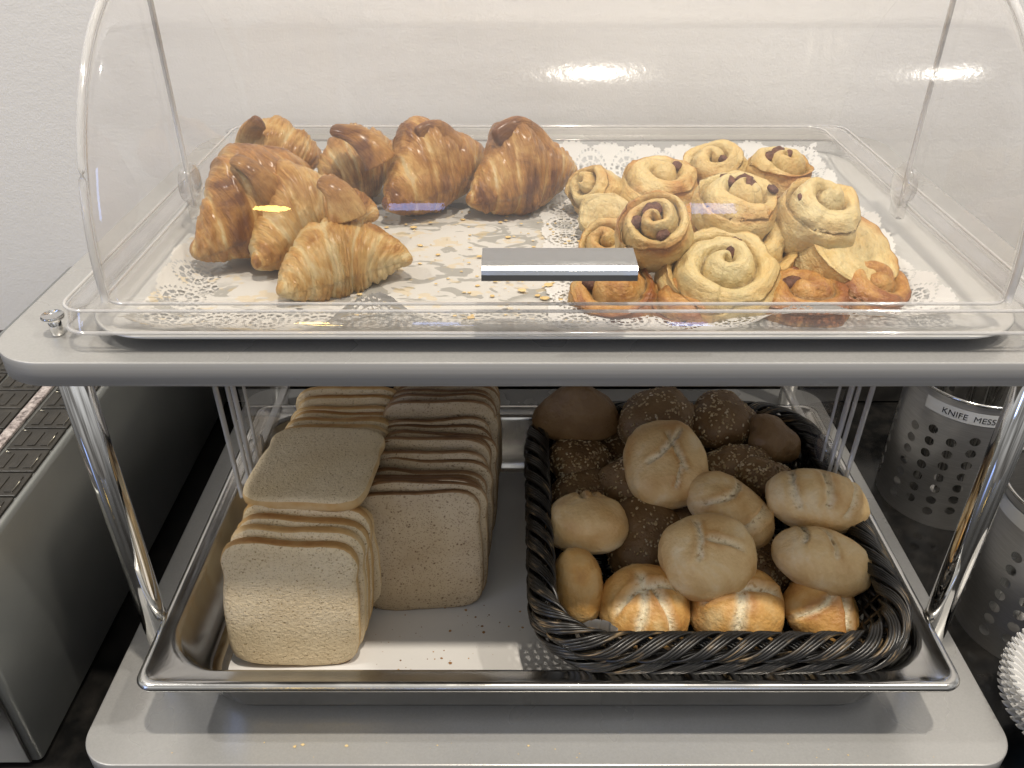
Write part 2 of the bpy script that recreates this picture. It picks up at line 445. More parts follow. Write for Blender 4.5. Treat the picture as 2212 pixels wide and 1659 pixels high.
# ------------------------------------------------------------------ setting
g = Geo(); box(g, -1.6, 1.6, -.35, .845, -.04, 0, .004)
tag(g.build('counter', MAT['counter'], smooth=False), kind='structure')
g = Geo(); box(g, -1.8, 1.8, .845, .90, -.5, 2.6)
tag(g.build('wall', MAT['wall'], smooth=False), 'off white plaster wall behind the bread display', 'wall', kind='structure')
g = Geo(); box(g, -1.6, 1.6, .833, .845, .0, .095, .003)
tag(g.build('splashback', MAT['splash'], smooth=False), 'low dark splashback strip along the foot of the wall', 'splashback', kind='structure')

# ------------------------------------------------------------------ steel appliance on the left
ap = empty('countertop_appliance', (-.55, .6, 0))
tag(ap, 'grey steel cabinet with dark gridded top left of the bread display', 'appliance')
def child(g, name, mat, p, **k):
    o = g.build(name, mat, p, **k); o.matrix_parent_inverse = Matrix.Translation(-Vector(p.location)); return o
g = Geo(); box(g, -.505, -.3655, .362, .832, .002, .1815, .004); child(g, 'housing', MAT['panel'], ap)
g = Geo(); box(g, -.500, -.372, .3595, .3619, .006, .176, .001); child(g, 'front_panel', MAT['splash'], ap)
g = Geo(); random.seed(3)
for i in range(17):
    y0 = .366+i*.027
    for x0, x1 in ((-.4045, -.3705), (-.4545, -.4195), (-.4900, -.4575)):
        box(g, x0, x1, y0, y0+.0258, .1817, .1836, .0008)
        for q in range(3): box(g, x0+.004+q*.010, x0+.010+q*.010, y0+.004, y0+.021, .1837, .1842, .0002)
child(g, 'grid_pads', MAT['dark_tile'], ap, smooth=False)
g = Geo(); box(g, -.4165, -.4080, .366, .825, .1817, .1850, .0008); child(g, 'stone_strip', MAT['stone'], ap, smooth=False)
for i in range(17):
    y0 = .366+i*.027
    g = Geo(); tube(g, [(-.3740, y0+.003, .1845), (-.3740, y0+.015, .1845)], .0003, 5); child(g, 'wire_clip', MAT['glint'], ap)
    g = Geo(); tube(g, [(-.4010, y0+.022, .1847), (-.3975, y0+.0215, .1847)], .0005, 5); child(g, 'wire_clip', MAT['glint'], ap)

# ------------------------------------------------------------------ display stand
W2 = .3217
st = empty('display_stand', (0, .56, 0))
tag(st, 'two tier grey bread display stand with chrome posts', 'display stand')
def board(y0, y1, z0, z1, W2, bx, rr):
    cy = (y0+y1)/2; hy = (y1-y0)/2; g = Geo()
    loft(g, [(W2-.0010, hy-.0010, rr-.0010, z1), (W2-.0003, hy-.0003, rr-.0003, z1-.0003)], bx, cy, 14, True)
    o = child(g, 'shelf_board', MAT['board'], st, smooth=False)
    g = Geo(); loft(g, [(W2-.0003, hy-.0003, rr-.0003, z1-.0003), (W2, hy, rr, z1-.0009), (W2, hy, rr, z0+.0009), (W2-.0009, hy-.0009, rr-.0009, z0)], bx, cy, 14, False, True)
    e = g.build('edge_band', MAT['edge'], o)
    return o
board(.3805, .80, .3172, .3325, .317, .004, .036)
board(.3345, .80, .027, .042, W2, 0, .027)
for sx in (-1, 1):
    for y in (.4115, .768):
        g = Geo(); cyl(g, sx*.28, y, .042, .318, .009, 40, .0003); p = child(g, 'post', MAT['chrome'], st)
        g = Geo(); cyl(g, sx*.28, y, .333, .3428, .0036, 20); p = child(g, 'cap_pin', MAT['chrome'], st)
        g = Geo(); cyl(g, sx*.28, y, .3428, .3455, .0062, 32, .0005); c2 = g.build('cap', MAT['chrome'], p)
        g = Geo(); cyl(g, sx*.28, y-.02*(1 if y < .6 else -1), 0.0005, .027, .012, 24); child(g, 'foot', MAT['rubber'], st)

# ------------------------------------------------------------------ clear roll-top cover
def dome_profile(cy, zc, rad, a0, a1, n, z0=None):
    P = []
    if z0 is not None and a0 <= 0: P.append((cy-rad, z0))
    for k in range(n+1):
        a = R(a0+(a1-a0)*k/n); P.append((cy-rad*math.cos(a), zc+rad*math.sin(a)))
    if z0 is not None and a1 >= 180: P.append((cy+rad, z0))
    return P
def shell(g, cy, zc, rad, a0, a1, hx, fil=.010, z0=None, th=.0025):
    P = np.array(dome_profile(cy, zc, rad, a0, a1, 30, z0))
    ctr = np.array((cy, zc))
    xs = []; ins = []
    for k in range(7):
        t = math.pi/2*k/6; xs.append(-hx+fil*(1-math.sin(t))); ins.append(fil*(1-math.cos(t)) if False else fil*(1-math.sin(math.pi/2-t) if False else 0))
    st_ = [(-hx, fil)]+[(-hx+fil*(1-math.cos(R(a))), fil*(1-math.sin(R(a)))) for a in (15, 30, 45, 60, 75, 90)]
    st_ += [(x, 0) for x in np.linspace(-hx+fil, hx-fil, 24)[1:-1]]
    st_ += [(-x, i) for x, i in st_[6::-1]]
    V = []
    for x, i in st_:
        d = P-ctr; L = np.linalg.norm(d, axis=1)[:, None]; q = ctr+d*(1-i/L)
        if z0 is not None: q[:, 1] = np.where(P[:, 1] <= z0+1e-6, z0, q[:, 1])
        V.append(np.column_stack([np.full(len(q), x), q]))
    g.add(np.concatenate(V), grid_faces(len(st_), len(P)))
    return P
def side(g, cy, zc, rad, a0, a1, x, z0=None):
    P = dome_profile(cy, zc, rad, a0, a1, 30, z0)
    V = [(x, cy, z0 if z0 is not None and a1 >= 180 else zc)]+[(x, y, z) for y, z in P]
    if a1 < 180 and z0 is not None: V.append((x, cy, z0)); V[0] = (x, cy, zc)
    g.add(V, [[0, k, k+1] for k in range(1, len(V)-1)])
def cover(label, cy, zb, flange, open_front):
    r = empty('roll_top_cover', (0, cy, zb)); tag(r, label, 'bread cover')
    inv = Matrix.Translation(-Vector(r.location))
    def ch(g, name, mat, par=r, **k):
        o = g.build(name, mat, par, **k)
        if par is r: o.matrix_parent_inverse = inv
        return o
    hx = .2435; zc = zb+(.020 if flange else .030); rad = .147 if flange else .158; z0 = zb+.0135; cf = cy; cy = .5455 if flange else cy
    if flange:
        g = Geo()
        loft(g, [(.2445, .1665, .010, z0), (.262, .170, .012, z0), (.265, .1725, .014, z0-.002), (.266, .1735, .014, z0-.0125), (.2665, .174, .014, z0-.0135)], 0, cf, 8)
        loft(g, [(.2645, .172, .012, z0-.0135), (.263, .1705, .012, z0-.003), (.2445, .1665, .010, z0-.003)], 0, cf, 8)
        fl = ch(g, 'flange', MAT['acrylic'])
        g = Geo()
        for hxx, hyy, zz, rr in ((.2655, .173, z0-.0005, .0009), (.2665, .174, z0-.0133, .0011), (.2445, .1665, z0+.0005, .0009)):
            p = rrect(hxx, hyy, .014, 8); tube(g, np.column_stack([p[:, 0], p[:, 1]+cf, np.full(len(p), zz)]), rr, 6, True)
        ch(g, 'rim_bead', MAT['acrylic_edge'], fl)
    else:
        for sx in (-1, 1):
            g = Geo(); box(g, sx*.2525-.0035, sx*.2525+.0035, cy-.012, cy+.16, zb-.002, zb+.003, .0008); ch(g, 'base_rail', MAT['acrylic_edge'])
    # rear half
    g = Geo(); shell(g, cy, zc, rad-.003, 88, 180, hx-.004, .010, z0)
    rs = ch(g, 'rear_shell', MAT['acrylic_rear'])
    for sx in (-1, 1):
        g = Geo(); side(g, cy, zc, rad-.012, 88, 180, sx*(hx-.004), z0); ch(g, 'side_panel', MAT['acrylic_side' if not open_front else 'acrylic'], rs)
        x = sx*(hx-.004); g = Geo()
        tube(g, [(x, cy-.002, z0), (x, cy-.002, zc+rad-.012)], .0013, 6)
        ch(g, 'shell_edge', MAT['acrylic_edge'], rs)
    # front half, closed or rolled back over the rear half
    a0, a1 = (0, 92) if not open_front else (86, 176)
    g = Geo(); shell(g, cy, zc, rad, a0, a1, hx, .012, z0 if not open_front else None)
    fs = ch(g, 'front_shell', MAT['acrylic'])
    for sx in (-1, 1):
        g = Geo(); side(g, cy, zc, rad-.011, a0, a1, sx*hx, z0 if not open_front else None); ch(g, 'side_panel', MAT['acrylic_side' if not open_front else 'acrylic'], fs)
        x = sx*(hx-.001)
        if not open_front:
            g = Geo(); pr = dome_profile(cy, zc, rad-.003, 0, 92, 40, z0)
            tube(g, [(x, a, b) for a, b in pr], .0021, 8); ch(g, 'shell_edge', MAT['acrylic_edge'], fs)
            g = Geo(); tube(g, [(x, cy+.004, zb+.028), (x, cy+.004, zc+rad-.008)], .0019, 6); ch(g, 'strut', MAT['acrylic_edge'], fs)
        else:
            for dy, rr, dx in ((-.006, .0022, .003), (-.018, .0016, -.002), (-.024, .0018, .0), (-.036, .0022, .004)):
                g = Geo(); tube(g, [(x+sx*dx, cy+dy, zb+.010), (x+sx*dx, cy+dy-.006, zc+rad-.012)], rr, 6); ch(g, 'shell_edge', MAT['acrylic_edge'], fs)
    if open_front:
        for sx in (-1, 1):
            g = Geo(); box(g, sx*(hx+.003)-.0012, sx*(hx+.003)+.0012, cy-.038, cy-.004, zb+.008, zb+.0105, .0006); ch(g, 'shell_foot', MAT['acrylic_edge'], fs)
    for sx in (-1, 1):
        g = Geo(); k = 28; aa = np.arange(k)/k*2*math.pi
        prof = [(.0005, 0), (.010, 0), (.0135, .001), (.0135, .004), (.010, .0055), (.0095, .009), (.006, .0105), (.0005, .0105)]
        V = [(sx*(hx-.006+h), cy+.003+q*math.cos(t), zb+.026+q*math.sin(t)*1.15) for q, h in prof for t in aa]
        g.add(V, grid_faces(len(prof), k, False, True)); 
        box(g, sx*(hx-.002)-.003, sx*(hx-.002)+.003, cy-.004, cy+.010, zb+.004, zb+.018, .001)
        ch(g, 'pivot', MAT['acrylic_pivot'])
    return r, ch, fs
top_cover, tch, tfs = cover('closed clear acrylic dome cover over the croissants on the top tier', .5645, .345, True, False)
low_cover, lch, lfs = cover('open clear acrylic cover rolled back over the toast and rolls', .5645, .104, False, True)
# chrome handle of the upper cover
g = Geo(); hw = .0395
pf = [(.4070, .3872), (.3900, .3872), (.3862, .3866), (.3840, .3850), (.3832, .3828), (.3832, .3795), (.3838, .3795), (.3844, .3825), (.3865, .3848), (.3900, .3855), (.4070, .3855)]
V = [(x, y, z) for x in (-hw, -hw+.0004, hw-.0004, hw) for y, z in pf]; q = len(pf)
g.add(V, grid_faces(4, q, False, True)+[list(range(q)), [3*q+i for i in range(q)][::-1]])
m = M('handle_metal'); m.base((.50, .51, .52)); m.set(Metallic=1.0, Roughness=m.ramp(m.noise(50, 5), (.3, .10), (.7, .24)))
h = g.build('handle', m.m, tfs, smooth=False)

# ------------------------------------------------------------------ steel pan (lower) and serving tray (upper)
pcy = (.351+.676)/2
g = Geo()
PS = 1.022
loft(g, [(q0*PS, q1, q2 if q2 > .03 else q2*.62, q3) for q0, q1, q2, q3 in [(.2640, .1615, .018, .0975), (.2662, .1637, .020, .0990), (.2668, .1643, .0205, .1015), (.2655, .1630, .0195, .1040), (.2625, .1600, .0175, .1046), (.2602, .1577, .0165, .1036), (.2590, .1565, .0165, .1026),
         (.2560, .1500, .037, .1022), (.2535, .1475, .039, .1010), (.2520, .1460, .040, .0975), (.2455, .1385, .042, .0530), (.2430, .1360, .042, .0470), (.2380, .1310, .040, .0440)]], 0, pcy, 10, False, True)
pan = g.build('bread_pan', MAT['steel'])
tag(pan, 'deep rectangular stainless steel pan holding the toast and the wicker basket', 'pan')
g = Geo(); 
loft(g, [(.237, .130, .03, .0452), (.237, .130, .03, .0458)], 0, pcy, 8, True, True)
li = g.build('pan_liner', MAT['paper'], smooth=False); tag(li, 'plain white sheet lining the bottom of the steel pan', 'liner')
g = Geo(); tcy = .5545
loft(g, [(.2615, .162, .040, .3405), (.2628, .1633, .041, .3415), (.2615, .162, .040, .3424), (.256, .156, .038, .3420), (.240, .143, .034, .3360), (.236, .139, .032, .3352)], 0, tcy, 10, False, True)
tray = g.build('serving_tray', MAT['tray']); tag(tray, 'shallow rounded steel serving tray under the clear top cover', 'tray')

# ------------------------------------------------------------------ doilies
def doily(name, x0, x1, y0, y1, zf, mat, cell=.00085, band=.036):
    nx = int((x1-x0)/cell); ny = int((y1-y0)/cell)
    xs = x0+(np.arange(nx+1))*cell; ys = y0+(np.arange(ny+1))*cell
    X, Y = np.meshgrid(xs, ys, indexing='ij')
    Xc = X[:-1, :-1]+cell/2; Yc = Y[:-1, :-1]+cell/2
    dx = np.minimum(Xc-x0, x1-Xc); dy = np.minimum(Yc-y0, y1-Yc)
    onx = dx < dy
    e = np.minimum(dx, dy); s = np.where(onx, Yc-y0, Xc-x0)
    per = .030; ph = (s/per) % 1-.5
    scal = .0032*(1-np.abs(np.cos(math.pi*s/per*1.0)))+.0012*(1-np.abs(np.cos(math.pi*s/per*5)))
    keep = e > scal
    u = ph*per; w = e-.0175; rho = np.hypot(u, w); phi = np.arctan2(w, u)
    pet = (rho > .0032) & (rho < .0098) & (np.abs(np.sin(5*phi)) > .42) & (np.abs(rho-.0064) > .0006)
    dots = (np.abs(rho-.0128) < .0009) & (np.abs(np.sin(14*phi)) > .72) & (e > .003)
    ph2 = ((s/per+.5) % 1-.5)*per; w2 = e-.029; r2 = np.hypot(ph2, w2); p2 = np.arctan2(w2, ph2)
    pet2 = (r2 > .0018) & (r2 < .0058) & (np.abs(np.sin(3*p2)) > .4)
    keep &= ~(pet | dots | pet2)
    Z = zf(X, Y)
    idx = np.arange((nx+1)*(ny+1)).reshape(nx+1, ny+1)
    F = np.stack([idx[:-1, :-1], idx[1:, :-1], idx[1:, 1:], idx[:-1, 1:]], -1)[keep]
    used = np.unique(F); mp = np.zeros(idx.size, int); mp[used] = np.arange(len(used))
    V = np.column_stack([X.ravel(), Y.ravel(), Z.ravel()])[used]
    g = Geo(); g.add(V, mp[F].tolist(), V[:, :2]*1.0)
    return g.build(name, mat)
def gs(x, c, w): return np.exp(-((x-c)/w)**2)
def zleft(X, Y):
    z = .3366+.0006*np.sin(X*90)*np.sin(Y*70)
    A = .003+.029*gs(X, -.098, .024)+.004*gs(X, -.20, .03)+.008*gs(X, -.03, .025)
    z = z+A*np.clip(1-(Y-.3985)/.030, 0, 1)**1.4
    z = z+(.010+.004*np.sin(X*60))*np.clip(1-(.694-Y)/.022, 0, 1)**1.3
    z = z+(.010+.004*np.sin(Y*55))*np.clip(1-(X+.236)/.022, 0, 1)**1.5
    return z
def zright(X, Y):
    z = .3374+.0006*np.sin(X*80+1)*np.sin(Y*75)
    A = .004+.015*gs(X, .160, .040)+.010*gs(X, .13, .02)+.009*gs(X, .215, .02)
    z = z+A*np.clip(1-(Y-.3985)/.030, 0, 1)**1.4
    z = z+(.020+.002*np.sin(X*50))*np.clip(1-(.692-Y)/.020, 0, 1)**1.2
    z = z+(.008+.005*np.sin(Y*60))*np.clip(1-(.230-X)/.022, 0, 1)**1.5
    return z
d = doily('paper_doily', -.238, .032, .4000, .694, zleft, MAT['doily_used']); tag(d, 'grease spotted white lace doily under the croissants', 'doily', 'paper doilies')
d = doily('paper_doily', -.004, .230, .4000, .692, zright, MAT['doily']); tag(d, 'white lace doily with curled edges under the raisin swirls', 'doily', 'paper doilies')
d = doily('paper_doily', -.015, .200, .386, .640, lambda X, Y: .0466+0*X, MAT['paper'], .001); tag(d, 'white lace doily in the steel pan beneath the wicker basket', 'doily', 'paper doilies')

# ------------------------------------------------------------------ croissants
def croissant(label, tipA, tipB, Rm, bend, lift=0.0, horn=None, seed=0, tone=0.0, hump=0.0):
    """tipA, tipB: end points of the roll; bend: sideways bow; Rm: thickest radius"""
    A = Vector(tipA); B = Vector(tipB); mid = (A+B)/2; L = (B-A).length
    ax = (B-A).normalized(); sidev = ax.cross(Vector((0, 0, 1))).normalized(); up = sidev.cross(ax)
    nu, nv = 150, 64; V = []; uv = []; bake = []
    random.seed(seed); o = seed*3.1
    N = 2.9
    for i in range(nu):
        s = -1+2*i/(nu-1)
        c = A.lerp(B, (s+1)/2)+sidev*bend*(1-s*s)+up*(lift*(1-s*s))
        ds = (B-A)/2+sidev*bend*(-2*s)+up*(lift*(-2*s))
        T = ds.normalized(); Bn = T.cross(Vector((0, 0, 1))).normalized(); Nn = Bn.cross(T)
        for j in range(nv):
            th = 2*math.pi*j/nv
            sl = s+.22*math.cos(th+.6)*(1-abs(s)*.6)+.05*nz((math.cos(th), math.sin(th), s), 1.3, o)
            q = abs(sl)*N+.25
            k = math.floor(q); fr = q-k
            env = lambda x: max(0, 1-min(1, x)**1.9)**.80
            e0 = env(max(0, (k-.25)/N)); e1 = env(min(1, (k+.75)/N))
            stepr = e0*(1-fr)+e1*fr
            bulge = math.sin(math.pi*min(1, fr*1.02))**.6
            end = env(abs(s)*1.0)
            r = Rm*(.5*end+.5*stepr*(1 if abs(s) < .97 else .5))*(0.90+.15*bulge)
            r += (.0011*abs(math.sin(q*11+3*nz((q, th, 0), 1, o)))+.0012*nz((q*7, math.cos(th)*2, math.sin(th)*2), 1, o))*min(1, r/.01)
            r = max(r, 0)*(1 if abs(s) < .999 else 0)+.0018*end
            if abs(s) > .86: r = max(r, Rm*.26*math.sqrt(max(0, 1-((abs(s)-.86)/.14)**2)))
            r += hump*math.exp(-(max(0, abs(s+.08)-.05)/.24)**1.4)*max(0, math.cos(th-math.pi/2-.25))**2.2
            d = Bn*math.cos(th)+Nn*math.sin(th)
            r *= 1+.07*nz(d*1.0+Vector((s*2, 0, 0)), 1.4, o)+.025*nz(d+Vector((s*5, 0, 0)), 5, o+3)
            if math.sin(th) < -.5: r *= 1-.22*(-math.sin(th)-.5)
            p = c+d*r; V.append(p)
            uv.append((s*.5+.5+.03*math.cos(th+.6), th/6.283*3))
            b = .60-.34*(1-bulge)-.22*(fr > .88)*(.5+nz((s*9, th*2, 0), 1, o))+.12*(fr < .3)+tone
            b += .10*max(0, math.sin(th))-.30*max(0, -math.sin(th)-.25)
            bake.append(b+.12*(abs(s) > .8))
    g = Geo(); g.add(V, grid_faces(nu, nv, False, True)+[list(range(nv)), [(nu-1)*nv+i for i in range(nv)][::-1]], uv, bake=bake)
    if horn:
        # pointed end of the dough triangle wrapped over the top: a flattened curling strap
        h0, h1, h2, w0 = [Vector(q) if not isinstance(q, (int, float)) else q for q in horn]
        n1, n2 = 44, 28; V = []; uv = []; bk = []
        hv = (h2-h0); 
        for i in range(n1):
            t = i/(n1-1); p = h0*(1-t)**2+h1*2*t*(1-t)+h2*t*t
            T = ((h1-h0)*(1-t)+(h2-h1)*t).normalized()
            wv = T.cross(sidev if abs(T.dot(sidev)) < .8 else ax).normalized(); 
            wv = ax.copy() if abs(T.dot(ax)) < .75 else wv
            wv = (wv-T*wv.dot(T)).normalized(); tv = wv.cross(T)
            w = w0*(1-.55*t)*(1 if t < .94 else math.sqrt(max(0.02, 1-((t-.94)/.06)**2))); th_ = w*.62
            for j in range(n2):
                a = 2*math.pi*j/n2
                q = p+wv*math.cos(a)*w+tv*math.sin(a)*th_
                q = q+(wv*math.cos(a)+tv*math.sin(a))*.12*w*nz(q, 55, o)
                V.append(q); uv.append((.4+.12*math.cos(a)+t*.08, t*1.2)); bk.append(.62+tone+.30*t)
        g.add(V, grid_faces(n1, n2, False, True)+[list(range(n2)), [(n1-1)*n2+i for i in range(n2)][::-1]], uv, bake=bk)
    base = Vector((mid.x, mid.y, min(A.z, B.z)-.01))
    g.v = [v-np.array(base) for v in g.v]
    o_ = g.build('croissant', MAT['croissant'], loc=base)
    tag(o_, label, 'croissant', 'croissants on the top tier')
    return o_
def hz(x, y, Z): return at(x, y, Z=Z)[0]
def hy(x, y, Y): return at(x, y, Y=Y)[0]
# far left one behind, dull brown
a, b = hz(512, 345, .356), hz(700, 350, .354)
croissant('dull brown croissant behind the others at the back left corner of the tray', a, b, .0225, .012, .008, (hy(545, 345, .635), hy(522, 290, .62), hy(566, 262, .615), .0125), 1, -.12, .004)
a, b = hz(415, 555, .349), hz(645, 372, .372)
croissant('large croissant beside the left pivot with its dark tip pointing to the front left', a, b, .0275, .014, .010, (hy(600, 440, .50), hy(555, 355, .485), hy(505, 345, .50), .010), 2, .08, .010)
a, b = hz(690, 405, .353), hz(870, 345, .362)
croissant('croissant with a long dark curled flap between the left pair and the middle pair', a, b, .0255, -.006, .004, (hy(822, 350, .575), hy(790, 285, .575), hy(716, 280, .585), .0125), 3, .02, .002)
a, b = hz(832, 452, .350), hz(1055, 342, .362)
croissant('croissant with a rolled dark peak just left of the one nearest the swirls', a, b, .0245, -.004, .006, (hy(985, 350, .60), hy(948, 262, .595), hy(900, 296, .585), .0145), 4, .08, .016)
a, b = hz(1010, 440, .350), hz(1245, 368, .356)
croissant('darkest tall croissant standing next to the raisin swirls', a, b, .0245, -.002, .006, (hy(1165, 340, .60), hy(1128, 252, .60), hy(1068, 305, .585), .016), 5, .14, .018)
a, b = hz(556, 580, .347), hz(820, 465, .357)
croissant('golden croissant lying in the middle behind the torn one', a, b, .0255, -.018, .008, (hy(750, 470, .475), hy(735, 400, .475), hy(690, 392, .48), .0125), 6, -.06, .012)
a, b = hz(604, 636, .347), hz(892, 562, .350)
croissant('pale golden croissant with broken flaky top nearest the front edge', a, b, .0215, -.018, .002, None, 7, -.14, .004)

# ------------------------------------------------------------------ raisin swirls
def swirl(label, x, y, w, Z, tilt=(20, 0), turn=0, thick=.030, tone=0.0, raisins=(), seed=0, turns=2.4, plain=False, sq=1.0):
    c, t = at(x, y, Z=Z); rad = w*1.01*t/FD/2; thick = thick*.9; turns = turns*.88; c = c-Vector((0, 0, thick*.38))
    nr, na = 46, 120; V = []; uv = []; bk = []; gr = []
    o = seed*2.7+1; pitch = rad/turns
    for i in range(nr):
        u = i/(nr-1)
        for j in range(na):
            a = 2*math.pi*j/na
            fr_a = a/(2*math.pi)
            Rb = rad*(1-.10*(1-fr_a) if True else 1)*(1+.05*nz((math.cos(a), math.sin(a), 0), 1.6, o)+.02*nz((math.cos(a), math.sin(a), 0), 6, o))
            if fr_a < .06: Rb *= 1+.10*(1-fr_a/.06)*.8
            tt = min(1, u/.66)
            if u <= .66:
                r = Rb*tt; z = thick*(1-.10*tt)
                edge = 0
            else:
                e = (u-.66)/.34; edge = e
                ang = e*math.pi*.82
                r = Rb*(.93+.13*math.sin(ang)); z = thick*(.90*(1-e)**.9)
                if e > .96: r *= .9
            phs = (r/pitch-fr_a+.12*nz((r*40, a, 0), 1, o))
            k = phs-math.floor(phs)
            prof = abs(math.sin(math.pi*k))**.42
            gv = 0
            if u <= .74 and not plain:
                dep = thick*.42*(1-prof)*min(1, (1-max(0, u-.62)/.12) if u > .62 else 1)
                z -= dep
                gv = max(0, 1-prof*1.45)*(1 if u < .66 else max(0, 1-(u-.66)/.08))
                dome = .006*(1-tt**2)
                z += dome
            p = Vector((r*math.cos(a)*sq, r*math.sin(a)/sq, z-thick*.5))
            z2 = nz(p, 45, o)*.0034+nz(p, 130, o)*.0012+nz(p, 300, o)*.0004
            dd = Vector((p.x, p.y, p.z*1.5)).normalized() if p.length > 1e-6 else Vector((0, 0, 1))
            p = p+dd*z2
            V.append(p); uv.append((a/6.28*4, (z/thick) if edge > 0 else k)); gr.append(min(1, gv*1.25))
            bk.append(.22+tone+.35*prof*(1 if u < .8 else 0)*max(0, nz(p, 30, o+9)+.25)+.30*math.exp(-((u-.68)/.09)**2)*(.6+1.2*nz(p, 22, o+4))-.10*edge)
    F = grid_faces(nr, na, False, True)+[[(nr-1)*na+i for i in range(na)]]
    g = Geo(); g.add(V, F, uv, bake=bk, groove=gr)
    rot = Euler((R(tilt[0]), R(tilt[1]), 0)).to_matrix() @ Euler((0, 0, R(turn))).to_matrix()
    ob = g.build('raisin_swirl', MAT['swirl'], loc=c, rot=rot.to_euler())
    tag(ob, label, 'pastry', 'raisin swirls piled on the top tier')
    for rx_, ry_, s_ in raisins:
        q = Geo(); n1, n2 = 10, 14; VV = []
        inv = Euler((0, 0, R(-turn))).to_matrix() @ Vector((rx_*rad, ry_*rad, 0))
        for i in range(n1):
            for j in range(n2):
                f_ = math.pi*i/(n1-1); a = 2*math.pi*j/n2
                dd = Vector((math.sin(f_)*math.cos(a), math.sin(f_)*math.sin(a)*.7, math.cos(f_)*.55))
                dd *= s_*(1+.25*nz(dd, 2.5, o+rx_*9)); VV.append(inv+dd*1.05+Vector((0, 0, thick*.5-.0010)))
        q.add(VV, grid_faces(n1, n2, False, True)); q.build('raisin', MAT['raisin'], ob)
    return ob
SW = [
 ('swirl standing on its side at the back left of the pile beside a croissant', 1287, 384, 112, .365, (28, -48), 20, .032, .12, (), 2.0, False),
 ('swirl with an orange browned edge second from the left in the back row', 1422, 374, 168, .370, (10, 4), 60, .030, .20, ((.45, .35, .0052),), 1.8, False),
 ('swirl with a pointed browned corner in the back row', 1550, 340, 132, .374, (18, -20), 140, .030, .16, ((.25, -.2, .004),), 1.7, False),
 ('swirl with several dark raisins at the far back right', 1685, 346, 142, .374, (12, 6), 230, .034, .14, ((-.1, .35, .0062), (-.45, .0, .006), (.25, .3, .005)), 2.1, False),
 ('small swirl on its side showing a plain rolled flank beside the bare doily', 1308, 432, 112, .362, (60, -14), 0, .036, .02, (), 2.0, True),
 ('round swirl facing the front with three raisins above the chrome handle end', 1418, 460, 160, .384, (35, -12), 200, .034, .16, ((.02, .28, .0066), (-.52, -.02, .0055), (.12, -.55, .0042)), 2.5, False),
 ('pale swirl at the top centre of the pile with raisin filling showing', 1597, 412, 184, .386, (12, 5), 300, .034, .0, ((.12, .22, .0085), (-.3, .3, .006), (.72, .1, .004)), 2.2, False),
 ('pale squarish swirl at the right of the top layer', 1770, 426, 180, .386, (19, 8), 40, .036, .02, ((-.50, -.10, .006),), 1.9, False),
 ('half hidden swirl at the left edge with dark seams above the handle', 1316, 508, 128, .352, (34, -20), 100, .030, .20, ((.1, .1, .006), (-.35, -.2, .004)), 2.0, False),
 ('swirl with two raisins tucked behind the large front swirl', 1620, 508, 214, .364, (22, 6), 170, .034, .12, ((-.35, .42, .0075), (.08, .3, .0062), (.66, .1, .005)), 2.3, False),
 ('plump swirl turned over with a smooth golden flank on the right', 1822, 522, 222, .362, (24, 18), 80, .040, .12, (), 2.0, True),
 ('largest pale swirl at the front of the pile with one big raisin', 1562, 566, 252, .360, (21, -3), 255, .034, -.06, ((.22, .36, .0075),), 2.5, False),
 ('golden brown folded swirl in front of the left of the pile below the handle end', 1325, 607, 190, .349, (22, -10), 330, .030, .42, ((-.45, .1, .006),), 1.6, False),
 ('dark baked swirl lying flat under the front of the pile', 1730, 622, 200, .347, (10, 0), 10, .020, .62, ((-.2, .1, .008),), 1.8, False),
 ('reddish brown swirl underneath at the front right corner', 1880, 602, 180, .347, (12, 14), 50, .022, .60, (), 1.8, False),
 ('dark flat swirl hidden under the large front swirl', 1480, 634, 180, .345, (8, -4), 120, .018, .58, (), 1.8, False),
 ('browned swirl underneath the middle of the pile', 1500, 520, 190, .350, (10, 0), 0, .028, .38, (), 1.8, False),
 ('browned swirl beneath the right side of the pile', 1730, 470, 220, .352, (12, 0), 0, .026, .40, (), 1.8, False),
 ('browned swirl beneath the back of the pile', 1530, 430, 220, .352, (10, 0), 0, .026, .35, (), 1.8, False),
]
for i, (lb, x, y, w, Z, tl, tu, th, to, ra, tn, pl) in enumerate(SW):
    swirl(lb, x, y, w, Z, tl, tu, th, to, ra, i+1, tn, pl)

# flakes and crumbs
def flakes(name, n, area, z, s, mat, label, cat, flat=.25):
    g = Geo()
    for _ in range(n):
        cx = random.uniform(area[0], area[1]); cy = random.uniform(area[2], area[3]); q = s*random.uniform(.35, 1.0)**1.5
        k = random.choice((5, 6, 7)); q *= 1 if random.random() < .3 else .5; a0 = random.random()*6; V = []
        for zz, m_ in ((0, .8), (flat*q, 1), (flat*q*1.6, .6)):
            for i in range(k):
                a = a0+i/k*6.283; rr = q*m_*(.7+.5*random.random())
                V.append((cx+rr*math.cos(a)*1.3, cy+rr*math.sin(a), z+zz))
        g.add(V, grid_faces(3, k, False, True)+[[2*k+i for i in range(k)]], bake=[random.random()]*len(V))
    return tag(g.build(name, mat, smooth=False), label, cat, kind='stuff')
random.seed(11)
flakes('pastry_flakes', 170, (-.12, .03, .42, .60), .3375, .0026, MAT['flake'], 'yellow pastry flakes scattered on the bare middle of the doily', 'crumbs')
flakes('bread_crumbs', 90, (-.135, -.015, .385, .475), .0458, .0012, MAT['crumbs'], 'brown bread crumbs on the white pan liner', 'crumbs', .5)

flakes('board_crumbs', 26, (-.26, .27, .340, .352), .0421, .0011, MAT['flake'], 'tiny pale crumbs on the front edge of the lower grey shelf board', 'crumbs', .5)

